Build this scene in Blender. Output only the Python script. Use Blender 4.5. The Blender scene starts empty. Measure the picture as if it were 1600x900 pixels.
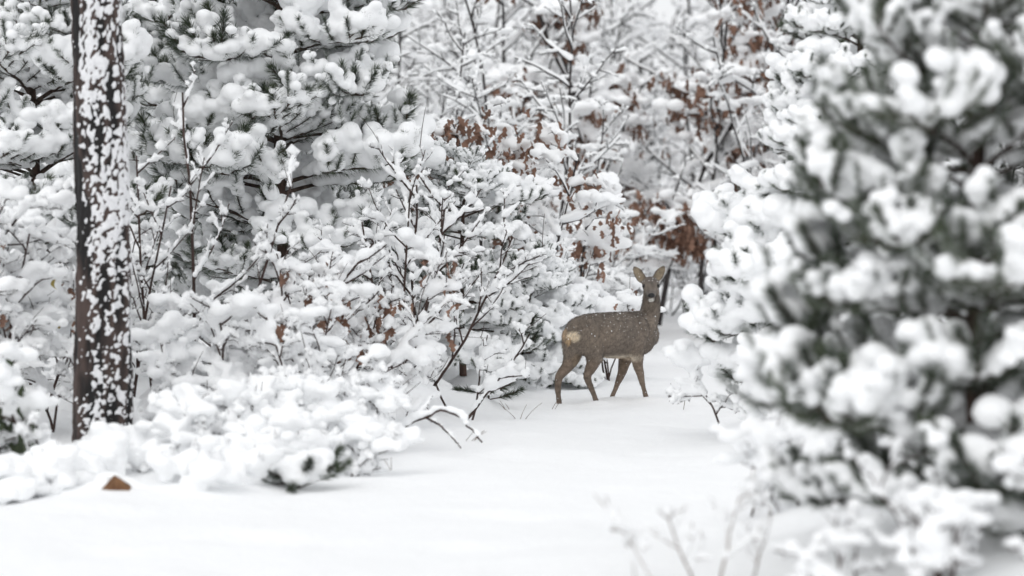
import bpy, math, random
import numpy as np
from mathutils import Vector, Matrix, Euler

S = bpy.context.scene
R = math.radians

# ------------------------------------------------------------------ camera
CAM_H = 1.6
FPX = 5375.0                      # focal length in photograph pixels (1600 wide)
PITCH = math.atan(166.0 / FPX)
cam_d = bpy.data.cameras.new('camera')
cam_d.sensor_width = 36.0
cam_d.lens = FPX / 1600.0 * 36.0
cam_d.clip_start = 0.5
cam_d.clip_end = 2000.0
cam_d.dof.use_dof = True
cam_d.dof.focus_distance = 25.0
cam_d.dof.aperture_fstop = 1.75
cam = bpy.data.objects.new('camera', cam_d)
cam.location = (0, 0, CAM_H)
cam.rotation_euler = (math.pi / 2 - PITCH, 0, 0)
S.collection.objects.link(cam)
S.camera = cam

# ------------------------------------------------------------------ world + sun (overcast)
SUN_EL, SUN_AZ = R(46), R(205)
w = bpy.data.worlds.new('World')
S.world = w
w.use_nodes = True
nt = w.node_tree
nt.nodes.clear()
sky = nt.nodes.new('ShaderNodeTexSky')
sky.sky_type = 'NISHITA'
sky.sun_disc = False
sky.sun_elevation = SUN_EL
sky.sun_rotation = SUN_AZ
sky.dust_density = 1.0
sky.air_density = 1.0
hs = nt.nodes.new('ShaderNodeHueSaturation')
hs.inputs['Saturation'].default_value = 0.16      # cloud cover: nearly neutral
bg = nt.nodes.new('ShaderNodeBackground')
bg.inputs['Strength'].default_value = 0.14
wo = nt.nodes.new('ShaderNodeOutputWorld')
nt.links.new(sky.outputs[0], hs.inputs['Color'])
cl = nt.nodes.new('ShaderNodeMixRGB')              # an even layer of cloud over the blue
cl.inputs[0].default_value = 0.85
cl.inputs[2].default_value = (4.6, 4.68, 4.8, 1)
nt.links.new(hs.outputs[0], cl.inputs[1])
nt.links.new(cl.outputs[0], bg.inputs['Color'])
nt.links.new(bg.outputs[0], wo.inputs['Surface'])

sun_d = bpy.data.lights.new('sun', 'SUN')
sun_d.energy = 0.7
sun_d.angle = R(60)
sun_d.color = (1.0, 0.985, 0.96)
sun = bpy.data.objects.new('sun', sun_d)
sun.rotation_euler = (math.pi / 2 - SUN_EL, 0, math.pi - SUN_AZ)
S.collection.objects.link(sun)

S.view_settings.view_transform = 'Standard'
S.view_settings.look = 'None'
S.view_settings.gamma = 1.0
S.view_settings.exposure = 0.42
S.render.engine = 'CYCLES'
S.cycles.max_bounces = 12
S.cycles.diffuse_bounces = 10
S.cycles.use_denoising = True

COL = S.collection


# ------------------------------------------------------------------ pixel helpers (photograph pixels)
cp, sp = math.cos(PITCH), math.sin(PITCH)


def P(px, py, d):
    """world point seen at photograph pixel (px, py) at depth y = d"""
    xr, yr = (px - 800) / FPX, (450 - py) / FPX
    v = np.array([xr, cp + yr * sp, -sp + yr * cp])
    return np.array([0, 0, CAM_H]) + v * (d / v[1])


def X(px, d):
    return (px - 800) / FPX * d


# ------------------------------------------------------------------ noise
def noise(p, scale, seed, octaves=3, ridged=False):
    """sum of warped sines: cheap vectorised 3-D noise in about -1..1"""
    r = np.random.RandomState(seed)
    out = np.zeros(len(p))
    amp, tot = 1.0, 0.0
    q = np.asarray(p, float) * scale
    for o in range(octaves):
        k = r.normal(size=(5, 3))
        k /= np.linalg.norm(k, axis=1)[:, None]
        k *= r.uniform(0.7, 1.5, size=(5, 1))
        ph = r.uniform(0, 6.28, 5)
        wv = q @ k.T + ph
        wv = wv + 0.9 * np.sin(np.roll(wv, 1, axis=1) * 0.83 + 1.3)
        n = np.sin(wv).sum(axis=1) / 2.6
        if ridged:
            n = 1 - 2 * np.abs(n)
        out += amp * n
        tot += amp
        amp *= 0.5
        q = q * 2.03
    return out / tot


def smooth(a, b, x):
    t = np.clip((x - a) / (b - a), 0, 1)
    return t * t * (3 - 2 * t)


# ------------------------------------------------------------------ mesh helpers
class MB:
    """collects vertices and faces (triangles and quads) with a material slot per face"""
    def __init__(self):
        self.v, self.q, self.t, self.qm, self.tm, self.n = [], [], [], [], [], 0

    def add(self, v, quads=None, tris=None, m=0):
        v = np.asarray(v, float).reshape(-1, 3)
        if quads is not None and len(quads):
            q = np.asarray(quads, np.int64).reshape(-1, 4) + self.n
            self.q.append(q)
            self.qm.append(np.full(len(q), m))
        if tris is not None and len(tris):
            t = np.asarray(tris, np.int64).reshape(-1, 3) + self.n
            self.t.append(t)
            self.tm.append(np.full(len(t), m))
        self.v.append(v)
        self.n += len(v)

    def mesh(self, name, mats, smooth_faces=True):
        me = bpy.data.meshes.new(name)
        v = np.concatenate(self.v) if self.v else np.zeros((0, 3))
        q = np.concatenate(self.q) if self.q else np.zeros((0, 4), np.int64)
        t = np.concatenate(self.t) if self.t else np.zeros((0, 3), np.int64)
        me.vertices.add(len(v))
        me.vertices.foreach_set('co', v.astype(np.float32).ravel())
        me.loops.add(q.size + t.size)
        me.loops.foreach_set('vertex_index', np.concatenate([q.ravel(), t.ravel()]).astype(np.int32))
        nf = len(q) + len(t)
        me.polygons.add(nf)
        starts = np.concatenate([np.arange(len(q)) * 4, q.size + np.arange(len(t)) * 3])
        me.polygons.foreach_set('loop_start', starts.astype(np.int32))
        me.polygons.foreach_set('material_index',
                                np.concatenate(self.qm + self.tm).astype(np.int32) if nf else np.zeros(0, np.int32))
        me.polygons.foreach_set('use_smooth', np.full(nf, smooth_faces))
        me.update(calc_edges=True)
        me.validate()
        for m in mats:
            me.materials.append(m)
        return me


def resample(path, n):
    path = np.asarray(path, float)
    d = np.concatenate([[0], np.cumsum(np.linalg.norm(np.diff(path, axis=0), axis=1))])
    t = np.linspace(0, d[-1], n)
    return np.stack([np.interp(t, d, path[:, i]) for i in range(3)], 1)


def tubes(mb, pts, rad, k=5, m=0, zs=1.0):
    """pts (M,n,3), rad (M,n): M tubes at once, closed at the ends by zero radii when given"""
    pts = np.asarray(pts, float)
    rad = np.asarray(rad, float)
    if len(pts) == 0:
        return
    M, n, _ = pts.shape
    tg = np.gradient(pts, axis=1)
    tg /= np.linalg.norm(tg, axis=2, keepdims=True) + 1e-9
    mean = tg.mean(axis=1)
    ref = np.where(np.abs(mean[:, 2:3]) > 0.9, np.array([[1.0, 0.1, 0]]), np.array([[0, 0, 1.0]]))[:, None, :]
    b = np.cross(tg, ref)
    b /= np.linalg.norm(b, axis=2, keepdims=True) + 1e-9
    u = np.cross(b, tg)
    a = np.arange(k) / k * 2 * np.pi
    ring = b[:, :, None, :] * np.cos(a)[None, None, :, None] + zs * u[:, :, None, :] * np.sin(a)[None, None, :, None]
    v = pts[:, :, None, :] + ring * rad[:, :, None, None]
    idx = np.arange(M * n * k).reshape(M, n, k)
    A = idx[:, :-1, :]
    B = np.roll(idx, -1, axis=2)[:, :-1, :]
    C = np.roll(idx, -1, axis=2)[:, 1:, :]
    D = idx[:, 1:, :]
    mb.add(v.reshape(-1, 3), quads=np.stack([A, D, C, B], -1).reshape(-1, 4), m=m)


_ico = None


def ico():
    global _ico
    if _ico is None:
        import bmesh
        bm = bmesh.new()
        bmesh.ops.create_icosphere(bm, subdivisions=2, radius=1.0)
        bm.verts.ensure_lookup_table()
        v = np.array([x.co[:] for x in bm.verts])
        f = np.array([[x.index for x in fc.verts] for fc in bm.faces])
        bm.free()
        _ico = (v, f)
    return _ico


def blobs(mb, cen, rad, m=0):
    """ellipsoids: cen (N,3), rad (N,3)"""
    v, f = ico()
    cen, rad = np.asarray(cen, float).reshape(-1, 3), np.asarray(rad, float).reshape(-1, 3)
    if len(cen) == 0:
        return
    V = cen[:, None, :] + v[None] * rad[:, None, :]
    F = f[None] + (np.arange(len(cen)) * len(v))[:, None, None]
    mb.add(V.reshape(-1, 3), tris=F.reshape(-1, 3), m=m)


TMP = None


def remesh(mb, name, mats, voxel, iters=2, amp=0.0, nscale=9.0, seed=1, bumps=()):
    """union of closed shapes as one smooth skin"""
    global TMP
    if TMP is None:
        TMP = bpy.data.scenes.new('tmp')      # a scratch scene, so that only this mesh is evaluated
    me0 = mb.mesh('tmp', [])
    ob = bpy.data.objects.new('tmp', me0)
    TMP.collection.objects.link(ob)
    md = ob.modifiers.new('r', 'REMESH')
    md.mode = 'VOXEL'
    md.voxel_size = voxel
    md.use_smooth_shade = True
    if iters:
        sm = ob.modifiers.new('s', 'SMOOTH')
        sm.factor = 0.5
        sm.iterations = iters
    with bpy.context.temp_override(scene=TMP, view_layer=TMP.view_layers[0]):
        dg = bpy.context.evaluated_depsgraph_get()
    dg.update()
    me = bpy.data.meshes.new_from_object(ob.evaluated_get(dg))
    me.name = name
    bpy.data.objects.remove(ob)
    bpy.data.meshes.remove(me0)
    n = len(me.vertices)
    if n and amp:
        co = np.zeros(n * 3, np.float32)
        me.vertices.foreach_get('co', co)
        nr = np.zeros(n * 3, np.float32)
        me.vertices.foreach_get('normal', nr)
        co = co.reshape(-1, 3)
        d = amp * noise(co, nscale, seed, 3)
        co += nr.reshape(-1, 3) * d[:, None]
        me.vertices.foreach_set('co', co.ravel())
        me.update()
    me.materials.clear()
    for m in mats:
        me.materials.append(m)
    me.polygons.foreach_set('use_smooth', np.ones(len(me.polygons), bool))
    return me


def link(name, me, parent=None, kind=None):
    o = bpy.data.objects.new(name, me)
    COL.objects.link(o)
    if parent is not None:
        o.parent = parent
    if kind:
        o['kind'] = kind
    return o


def thing(name, label, cat, loc=(0, 0, 0), rz=0.0, group=None, scale=1.0):
    o = bpy.data.objects.new(name, None)
    o.empty_display_size = 0.1
    COL.objects.link(o)
    o.location = loc
    o.rotation_euler = (0, 0, rz)
    o.scale = (scale,) * 3
    o['label'] = label
    o['category'] = cat
    if group:
        o['group'] = group
    return o


def copy_tree(o, parent=None, kids=None):
    c = o.copy()
    COL.objects.link(c)
    c.parent = parent
    for ch in (KIDS.get(o.name) or []):
        copy_tree(ch, c)
    return c


KIDS = {}


# ------------------------------------------------------------------ materials
def material(name, build):
    m = bpy.data.materials.new(name)
    m.use_nodes = True
    t = m.node_tree
    b = t.nodes['Principled BSDF']
    build(t, b, t.nodes.new, t.links.new)
    return m


def ramp(t, c0, c1, p0=0.3, p1=0.7):
    r = t.nodes.new('ShaderNodeValToRGB')
    r.color_ramp.elements[0].position = p0
    r.color_ramp.elements[1].position = p1
    r.color_ramp.elements[0].color = (*c0, 1)
    r.color_ramp.elements[1].color = (*c1, 1)
    return r


def m_snow(scale, strength, dist):
    def f(t, b, N, L):
        tc = N('ShaderNodeTexCoord')
        n = N('ShaderNodeTexNoise')
        n.inputs['Scale'].default_value = scale
        n.inputs['Detail'].default_value = 5
        n.inputs['Roughness'].default_value = 0.65
        L(tc.outputs['Object'], n.inputs['Vector'])
        bp = N('ShaderNodeBump')
        bp.inputs['Strength'].default_value = strength
        bp.inputs['Distance'].default_value = dist
        L(n.outputs['Fac'], bp.inputs['Height'])
        L(bp.outputs[0], b.inputs['Normal'])
        r = ramp(t, (0.965, 0.97, 0.975), (0.975, 0.98, 0.982))
        L(n.outputs['Fac'], r.inputs[0])
        L(r.outputs[0], b.inputs['Base Color'])
        b.inputs['Roughness'].default_value = 0.7
        b.inputs['Specular IOR Level'].default_value = 0.15
    return f


def m_bark(c0, c1, scale):
    def f(t, b, N, L):
        tc = N('ShaderNodeTexCoord')
        n = N('ShaderNodeTexNoise')
        n.inputs['Scale'].default_value = scale
        n.inputs['Detail'].default_value = 6
        mp = N('ShaderNodeMapping')
        mp.inputs['Scale'].default_value = (1, 1, 0.3)
        L(tc.outputs['Object'], mp.inputs[0])
        L(mp.outputs[0], n.inputs['Vector'])
        r = ramp(t, c0, c1)
        L(n.outputs['Fac'], r.inputs[0])
        L(r.outputs[0], b.inputs['Base Color'])
        bp = N('ShaderNodeBump')
        bp.inputs['Strength'].default_value = 0.6
        bp.inputs['Distance'].default_value = 0.004
        L(n.outputs['Fac'], bp.inputs['Height'])
        L(bp.outputs[0], b.inputs['Normal'])
        b.inputs['Roughness'].default_value = 0.9
        b.inputs['Specular IOR Level'].default_value = 0.2
    return f


def m_varied(c0, c1, scale, rough=0.75):
    def f(t, b, N, L):
        tc = N('ShaderNodeTexCoord')
        n = N('ShaderNodeTexNoise')
        n.inputs['Scale'].default_value = scale
        n.inputs['Detail'].default_value = 3
        L(tc.outputs['Object'], n.inputs['Vector'])
        oi = N('ShaderNodeObjectInfo')
        mx = N('ShaderNodeMath')
        mx.operation = 'MULTIPLY_ADD'
        mx.inputs[1].default_value = 0.5
        L(oi.outputs['Random'], mx.inputs[0])
        ad = N('ShaderNodeMath')
        ad.operation = 'MULTIPLY'
        ad.inputs[1].default_value = 0.75
        L(n.outputs['Fac'], ad.inputs[0])
        L(ad.outputs[0], mx.inputs[2])
        r = ramp(t, c0, c1, 0.2, 0.85)
        L(mx.outputs[0], r.inputs[0])
        L(r.outputs[0], b.inputs['Base Color'])
        b.inputs['Roughness'].default_value = rough
        b.inputs['Specular IOR Level'].default_value = 0.25
    return f


SNOW = material('snow', m_snow(22, 0.35, 0.012))
THINSNOW = material('wet_snow', lambda t, b, N, L: (
    m_snow(40, 0.5, 0.01)(t, b, N, L),
    [n.color_ramp.elements[i].__setattr__('color', (c, c, c * 1.02, 1)) for n in t.nodes if n.type == 'VALTORGB' for i, c in ((0, .66), (1, .86))]))
GROUND = material('ground_snow', m_snow(9, 0.55, 0.035))
BARK = material('pine_bark', m_bark((0.022, 0.016, 0.014), (0.13, 0.085, 0.068), 14))
TWIG = material('twig_bark', m_bark((0.03, 0.021, 0.019), (0.09, 0.06, 0.052), 30))
OAKBARK = material('oak_bark', m_bark((0.022, 0.02, 0.021), (0.075, 0.066, 0.063), 20))
PINETWIG = material('pine_twig', m_bark((0.035, 0.026, 0.022), (0.11, 0.08, 0.065), 30))
NEEDLE = material('needle', m_varied((0.03, 0.042, 0.03), (0.085, 0.105, 0.062), 6))
FROST = material('frosted_needle', m_varied((0.30, 0.32, 0.31), (0.6, 0.62, 0.63), 8))
LEAF = material('oak_leaf', m_varied((0.105, 0.062, 0.047), (0.29, 0.168, 0.118), 18, 0.7))
YLEAF = material('yellow_leaf', m_varied((0.30, 0.22, 0.05), (0.48, 0.38, 0.10), 18, 0.6))
GLEAF = material('evergreen_leaf', m_varied((0.022, 0.032, 0.02), (0.06, 0.075, 0.04), 18, 0.6))
STRAW = material('dry_stem', m_varied((0.13, 0.10, 0.085), (0.28, 0.225, 0.185), 18, 0.8))
WOOD = material('cut_wood', m_bark((0.10, 0.05, 0.028), (0.25, 0.135, 0.07), 40))

# ------------------------------------------------------------------ ground
DEER_D = 25.0


def path_edges(y):
    l = np.interp(y, [8, 14, 16.5, 18, 20, 22, 24.2, 27, 31, 36, 42, 60],
                  [-2.6, -2.3, -1.75, -1.0, -0.75, -0.55, -0.15, 0.25, 0.75, 1.4, 1.95, 4.0])
    r = np.interp(y, [8, 12, 15, 18, 21, 24.2, 28, 33, 42, 60],
                  [1.6, 0.9, 0.85, 1.05, 1.15, 1.5, 1.75, 2.0, 2.6, 4.8])
    return l, r


_rm = np.random.RandomState(11)
MOUNDS = []
for _ in range(420):
    y = _rm.uniform(13, 44)
    l, r_ = path_edges(np.array([y]))
    side = _rm.rand() < 0.6
    off = abs(_rm.normal(0, 1.4)) + 0.15
    x = (l[0] - off) if side else (r_[0] + off)
    MOUNDS.append((x, y, _rm.uniform(0.08, 0.28), _rm.uniform(0.03, 0.14) * (.25 if y < 20.9 else 1)))
FEET = []      # (x, y, dz) small local settings of the snow round the hooves


def ground_z(x, y):
    x, y = np.asarray(x, float), np.asarray(y, float)
    sh = x.shape
    x, y = x.ravel(), y.ravel()
    p = np.stack([x, y, np.zeros_like(x)], 1)
    l, r = path_edges(y)
    z = 0.035 * noise(p, 0.9, 5, 2) + 0.012 * noise(p, 3.2, 6, 3) + 0.024 * noise(p, 2.1, 8, 2) + 0.009 * noise(p, 8, 7, 3) + .016 * np.clip(noise(p, 9, 9, 2) - .3, 0, 1) - .05 * np.clip(noise(p, 3.6, 19, 2) - .35, 0, 1)
    near = smooth(9, 13, y) * (1 - smooth(44, 55, y))
    bank = smooth(0.0, .7, l - x) * (.03 + .09 * smooth(-2.5, -1.2, x)) * smooth(17.0, 18.6, y) + smooth(.3, 2.0, l - x) * .14 * smooth(21, 24, y) + smooth(0.0, 1.3, x - r) * 0.2
    z += bank * near
    for mx, my, s, h in MOUNDS:
        d2 = ((x - mx) ** 2 + (y - my) ** 2) / (s * s)
        k = d2 < 9
        z[k] += h * np.exp(-d2[k])
    for fx, fy, dz, s in FEET:
        d2 = ((x - fx) ** 2 + (y - fy) ** 2) / (s * s)
        z = z + np.exp(-d2) * dz
    far = smooth(60, 400, np.hypot(x, y))
    z = z * (1 - far)
    return z.reshape(sh)


for _cx, _cy, _s in ((115, 822, -.075), (308, 800, .085), (569, 785, .07), (384, 782, -.06)):
    _xs = (840 + _cx / 3.3333 - 950) / 215.0
    _yd = (_xs - _s * .5) / .866 * .5 - _s * .866
    _p = P(840 + _cx / 3.3333, 390 + _cy / 3.3333, DEER_D + _yd)
    _h = float(ground_z(_p[:1], _p[1:2])[0])
    FEET.append((_p[0], _p[1] - .02, float(np.clip(_p[2] + .030 - _h, -.06, .12)), .11))


def gz(x, y):
    return float(ground_z(np.array([x]), np.array([y]))[0])


def ground_hit(px, py):
    """where the sight line through a photograph pixel meets the snow"""
    ds = np.linspace(11, 45, 700)
    pts = np.array([P(px, py, d) for d in ds])
    below = pts[:, 2] - ground_z(pts[:, 0], pts[:, 1]) < 0
    return pts[int(np.argmax(below))] if below.any() else pts[-1]


def axis(parts):
    out = []
    for a, b, s in parts:
        out += list(np.arange(a, b, s))
    return np.array(out + [parts[-1][1]])


def build_ground():
    xs = axis([(-1200, -200, 200), (-200, -40, 20), (-40, -8, 2), (-8, -5, 0.3), (-5, 6, 0.066), (6, 9, 0.3),
               (9, 40, 2), (40, 200, 20), (200, 1200, 200)])
    ys = axis([(-300, -20, 40), (-20, 8, 2), (8, 12, 0.4), (12, 29, 0.09), (29, 46, 0.17), (46, 80, 2), (80, 300, 20),
               (300, 1500, 200)])
    Xg, Yg = np.meshgrid(xs, ys)
    Z = ground_z(Xg, Yg)
    ny, nx = Xg.shape
    idx = np.arange(nx * ny).reshape(ny, nx)
    mb = MB()
    mb.add(np.stack([Xg, Yg, Z], -1).reshape(-1, 3),
           quads=np.stack([idx[:-1, :-1], idx[:-1, 1:], idx[1:, 1:], idx[1:, :-1]], -1).reshape(-1, 4))
    o = link('snowy_ground', mb.mesh('snowy_ground', [GROUND]))
    o['kind'] = 'structure'
    o['label'] = 'snow covered forest path and banks'


# ------------------------------------------------------------------ roe deer
def build_deer():
    A = R(30)
    sa, ca = math.sin(A), math.cos(A)
    h = np.array([ca, sa, 0])          # heading
    rt = np.array([sa, -ca, 0])        # its right-hand side, towards the camera

    def D(cx, cy, side=0.0, extra=0.0):
        """point on crop pixel (cx, cy) of the photograph; side = offset to the animal's right"""
        px, py = 840 + cx / 3.3333, 390 + cy / 3.3333
        xs = (px - 950) / 215.0
        xl = (xs - side * sa) / ca
        yd = xl * sa - side * ca + extra
        return P(px, py, DEER_D + yd)

    mb = MB()

    def loft(secs, k=20, m=0):
        """secs: (centre, axis_u, axis_v) rings with interpolation, closed by small end rings"""
        c = np.array([s[0] for s in secs])
        u = np.array([s[1] for s in secs])
        v = np.array([s[2] for s in secs])
        n = len(secs)
        tt = np.linspace(0, n - 1, (n - 1) * 5 + 1)

        def ip(a):
            # Catmull-Rom
            ae = np.concatenate([2 * a[:1] - a[1:2], a, 2 * a[-1:] - a[-2:-1]])
            i = np.minimum(tt.astype(int), n - 2)
            f = (tt - i)[:, None]
            p0, p1, p2, p3 = ae[i], ae[i + 1], ae[i + 2], ae[i + 3]
            return 0.5 * (2 * p1 + (p2 - p0) * f + (2 * p0 - 5 * p1 + 4 * p2 - p3) * f ** 2 +
                          (3 * p1 - p0 - 3 * p2 + p3) * f ** 3)
        c, u, v = ip(c), ip(u), ip(v)
        # round caps
        d0 = c[0] - c[1]
        d0 /= np.linalg.norm(d0) + 1e-9
        d1 = c[-1] - c[-2]
        d1 /= np.linalg.norm(d1) + 1e-9
        r0, r1 = np.linalg.norm(v[0]) * .6, np.linalg.norm(v[-1]) * .6
        c = np.concatenate([[c[0] + d0 * r0, c[0] + d0 * r0 * .7], c, [c[-1] + d1 * r1 * .7, c[-1] + d1 * r1]])
        u = np.concatenate([[u[0] * 0, u[0] * .65], u, [u[-1] * .65, u[-1] * 0]])
        v = np.concatenate([[v[0] * 0, v[0] * .65], v, [v[-1] * .65, v[-1] * 0]])
        a = np.arange(k) / k * 2 * np.pi
        V = c[:, None] + u[:, None] * np.cos(a)[None, :, None] + v[:, None] * np.sin(a)[None, :, None]
        idx = np.arange(len(c) * k).reshape(len(c), k)
        q = np.stack([idx[:-1], np.roll(idx, -1, 1)[:-1], np.roll(idx, -1, 1)[1:], idx[1:]], -1).reshape(-1, 4)
        mb.add(V.reshape(-1, 3), quads=q, m=m)

    zz = np.array([0, 0, 1.0])
    # trunk of the body
    secs = []
    for cx, top, bot, hw in [(158, 400, 500, .055), (176, 370, 525, .085), (205, 350, 545, .105), (250, 338, 552, .118),
                             (305, 331, 555, .125), (370, 328, 563, .135), (440, 325, 565, .137), (500, 321, 560, .125),
                             (545, 320, 548, .105), (575, 335, 532, .09), (593, 370, 505, .065)]:
        c = D(cx, (top + bot) / 2)
        hh = (bot - top) / 2 * 0.0013953
        secs.append((c, rt * hw, zz * hh))
    loft(secs, 28)
    # neck
    secs = []
    for cx, cy, ru, rd, ex in [(545, 430, .085, .12, 0), (567, 380, .080, .105, 0), (583, 335, .073, .082, -.005),
                               (591, 295, .066, .068, -.02), (593, 250, .060, .060, -.03), (592, 205, .054, .054, -.04)]:
        c = D(cx, cy, 0, ex)
        secs.append((c, np.array([1, 0.15, 0]) * ru, np.array([-.15, 1, .25]) * rd))
    loft(secs, 22)
    # head, turned to the camera: axis from the back of the skull to the nose
    HB = 0.155

    def Hd(cx, cy, dep):
        px, py = 840 + cx / 3.3333, 390 + cy / 3.3333
        return P(px, py, DEER_D + dep)
    up = np.array([0.0, -.42, .91])
    sx = np.array([1.0, 0.06, 0])
    secs = []
    for cx, cy, dep, ru, rv in [(588, 178, HB + .05, .040, .040), (588, 174, HB + .01, .056, .052),
                                (589, 180, HB - .035, .062, .056), (590, 192, HB - .075, .060, .056),
                                (591, 208, HB - .115, .050, .050), (592, 225, HB - .155, .036, .040),
                                (593, 238, HB - .19, .030, .031), (593, 243, HB - .207, .024, .024)]:
        secs.append((Hd(cx, cy, dep), sx * ru, up * rv))
    loft(secs, 20)
    # lower jaw
    secs = []
    for cx, cy, dep, r in [(591, 225, HB - .06, .045), (592, 243, HB - .12, .034), (593, 257, HB - .17, .023),
                           (594, 263, HB - .195, .016)]:
        secs.append((Hd(cx, cy, dep), sx * r, up * r * .8))
    loft(secs, 14)
    # brow ridges
    for cx in (557, 624):
        c = Hd(cx + (6 if cx < 590 else -6), 180, HB - .065)
        blobs(mb, [c], [[.020, .018, .014]])
    # legs: (crop x, crop y, radius across, radius fore-aft)
    def leg(pts, side0, side1=None):
        secs = []
        n = len(pts)
        for i, (cx, cy, ra) in enumerate(pts):
            s = side0 + ((side1 if side1 is not None else side0) - side0) * i / (n - 1)
            secs.append((D(cx, cy, s), h * ra, rt * min(ra * .92, .07)))
        # orient rings roughly across the limb
        out = []
        for i, (c, u, v) in enumerate(secs):
            a0 = secs[max(i - 1, 0)][0]
            a1 = secs[min(i + 1, n - 1)][0]
            tg = (a1 - a0) / (np.linalg.norm(a1 - a0) + 1e-9)
            v2 = v - tg * (v @ tg)
            v2 *= np.linalg.norm(v) / (np.linalg.norm(v2) + 1e-9)
            u2 = np.cross(tg, v2)
            u2 *= np.linalg.norm(u) / (np.linalg.norm(u2) + 1e-9)
            out.append((c, u2, v2))
        loft(out, 16)
    # right hind (nearer): thigh, stifle, gaskin, hock, cannon, hoof
    leg([(235, 440, .085), (268, 480, .098), (290, 525, .084), (296, 560, .066), (285, 600, .048), (265, 640, .035),
         (259, 662, .030), (266, 690, .024), (279, 720, .0215), (292, 752, .019), (300, 775, .019), (308, 800, .021)],
        .075, .085)
    # left hind (farther, trailing)
    leg([(185, 440, .070), (185, 490, .084), (182, 540, .072), (172, 580, .058), (150, 615, .043), (124, 645, .036),
         (111, 668, .030), (107, 700, .025), (106, 725, .0245), (108, 755, .0185), (111, 790, .019), (115, 822, .022)],
        -.055, -.075)
    # right fore
    leg([(520, 430, .070), (517, 480, .074), (516, 525, .058), (519, 570, .046), (526, 615, .036), (536, 650, .029),
         (542, 680, .0235), (551, 715, .0185), (559, 745, .0185), (569, 785, .022)], .075, .07)
    # left fore
    leg([(490, 500, .060), (468, 555, .052), (454, 590, .041), (444, 630, .034), (430, 665, .029), (417, 695, .022),
         (404, 730, .018), (394, 752, .018), (384, 782, .021)], -.07, -.06)
    # shoulder and haunch muscle
    blobs(mb, [D(525, 420, .085), D(255, 440, .07), D(205, 440, -.04)], [[.085, .055, .11], [.10, .06, .125], [.08, .05, .11]])
    # ears: cupped leaves
    ear_pts = []
    for (bx, by), (tx, ty), s, base_d in (((553, 166), (500, 86), -1, HB - .02), ((612, 160), (662, 84), 1, HB - .01)):
        b0, b1 = Hd(bx, by, base_d), Hd(tx, ty, base_d + .01)
        ax = b1 - b0
        Ln = np.linalg.norm(ax)
        ax /= Ln
        face = np.array([0.15 * s, -1.0, 0.05])
        face -= ax * (face @ ax)
        face /= np.linalg.norm(face)
        ac = np.cross(ax, face)
        nu, nv = 14, 11
        U, Vv = np.linspace(0, 1, nu), np.linspace(-1, 1, nv)
        wd = .036 * np.sin(np.pi * np.clip(U * .86 + .14, 0, 1)) ** .62 * (1 - .12 * U) + .002
        front, back = [], []
        for i, uu in enumerate(U):
            for vv in Vv:
                p = b0 + ax * (uu * Ln) + ac * (vv * wd[i]) + face * (abs(vv) ** 2 * .016 * (1 - .4 * uu))
                front.append(p + face * .0005)
                back.append(p - face * (.010 * (1 - abs(vv) ** 3 * .4)))
        front, back = np.array(front), np.array(back)
        ear_pts.append((b0, ax, face, ac, Ln))
        idx = np.arange(nu * nv).reshape(nu, nv)
        q = [idx[:-1, :-1], idx[1:, :-1], idx[1:, 1:], idx[:-1, 1:]]
        qf = np.stack(q, -1).reshape(-1, 4)
        qb = qf[:, ::-1] + nu * nv
        rim = list(idx[0, :]) + list(idx[1:, -1]) + list(idx[-1, -2::-1]) + list(idx[-2:0:-1, 0])
        rq = [[a, b, b + nu * nv, a + nu * nv] for a, b in zip(rim, rim[1:] + rim[:1])]
        mb.add(np.concatenate([front, back]), quads=np.concatenate([qf, qb, np.array(rq)]))
    # short tail tuft
    secs = [(D(160, 440, .01, -.02), np.array([.016, .01, 0]), np.array([0, .016, 0])),
            (D(160, 470, .02, -.05), np.array([.018, .01, 0]), np.array([0, .014, 0])),
            (D(164, 500, .02, -.045), np.array([.009, .006, 0]), np.array([0, .009, 0]))]
    loft(secs, 12)
    coat = material('coat', lambda t, b, N, L: None)
    me = remesh(mb, 'body', [coat], 0.0064, 4, 0.0016, 22, 3)

    # ---- coat colours: the pattern of the winter coat
    n = len(me.vertices)
    co = np.zeros(n * 3, np.float32)
    me.vertices.foreach_get('co', co)
    co = co.reshape(-1, 3).astype(float)
    nr = np.zeros(n * 3, np.float32)
    me.vertices.foreach_get('normal', nr)
    nr = nr.reshape(-1, 3).astype(float)

    def patch(c, r, soft=.5):
        c = np.asarray(c)
        d = np.linalg.norm((co - c) / np.asarray(r), axis=1)
        return 1 - smooth(1 - soft, 1 + soft, d + .10 * noise(co, 60, 17, 2))
    g = np.array([.205, .170, .140])
    colr = np.tile(g, (n, 1))

    def mixc(mask, c):
        nonlocal colr
        colr = colr * (1 - mask[:, None]) + np.array(c) * mask[:, None]
    hgt = (co[:, 2] - gz(0.7, 25)) / .75
    mixc(smooth(.80, .92, hgt) * (1 - smooth(.99, 1.03, hgt)) * .35, (.13, .107, .09))       # darker back
    body_low = (1 - smooth(.40, .50, (co[:, 2]) / .72)) * (co[:, 2] > .0)
    mixc(body_low * .9, (.175, .134, .104))                                                   # legs
    bel = patch(D(415, 566, .01), (.20, .20, .028), .5) * smooth(.1, .7, -nr[:, 2] + .35)
    mixc(bel * 1.0, (.60, .53, .44))
    mixc(patch(D(330, 460, .1), (.14, .2, .10), .6) * .35, (.235, .185, .14))
    mixc(patch(D(470, 500, .1), (.16, .2, .06), .6) * .4, (.15, .122, .10))
    mixc(patch(D(620, 400, .0, -.05), (.06, .1, .10), .6) * .35, (.25, .215, .18))
    mixc(patch(D(215, 575, -.02), (.05, .08, .05), .5) * .6, (.30, .235, .165))              # inside of the far thigh
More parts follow.
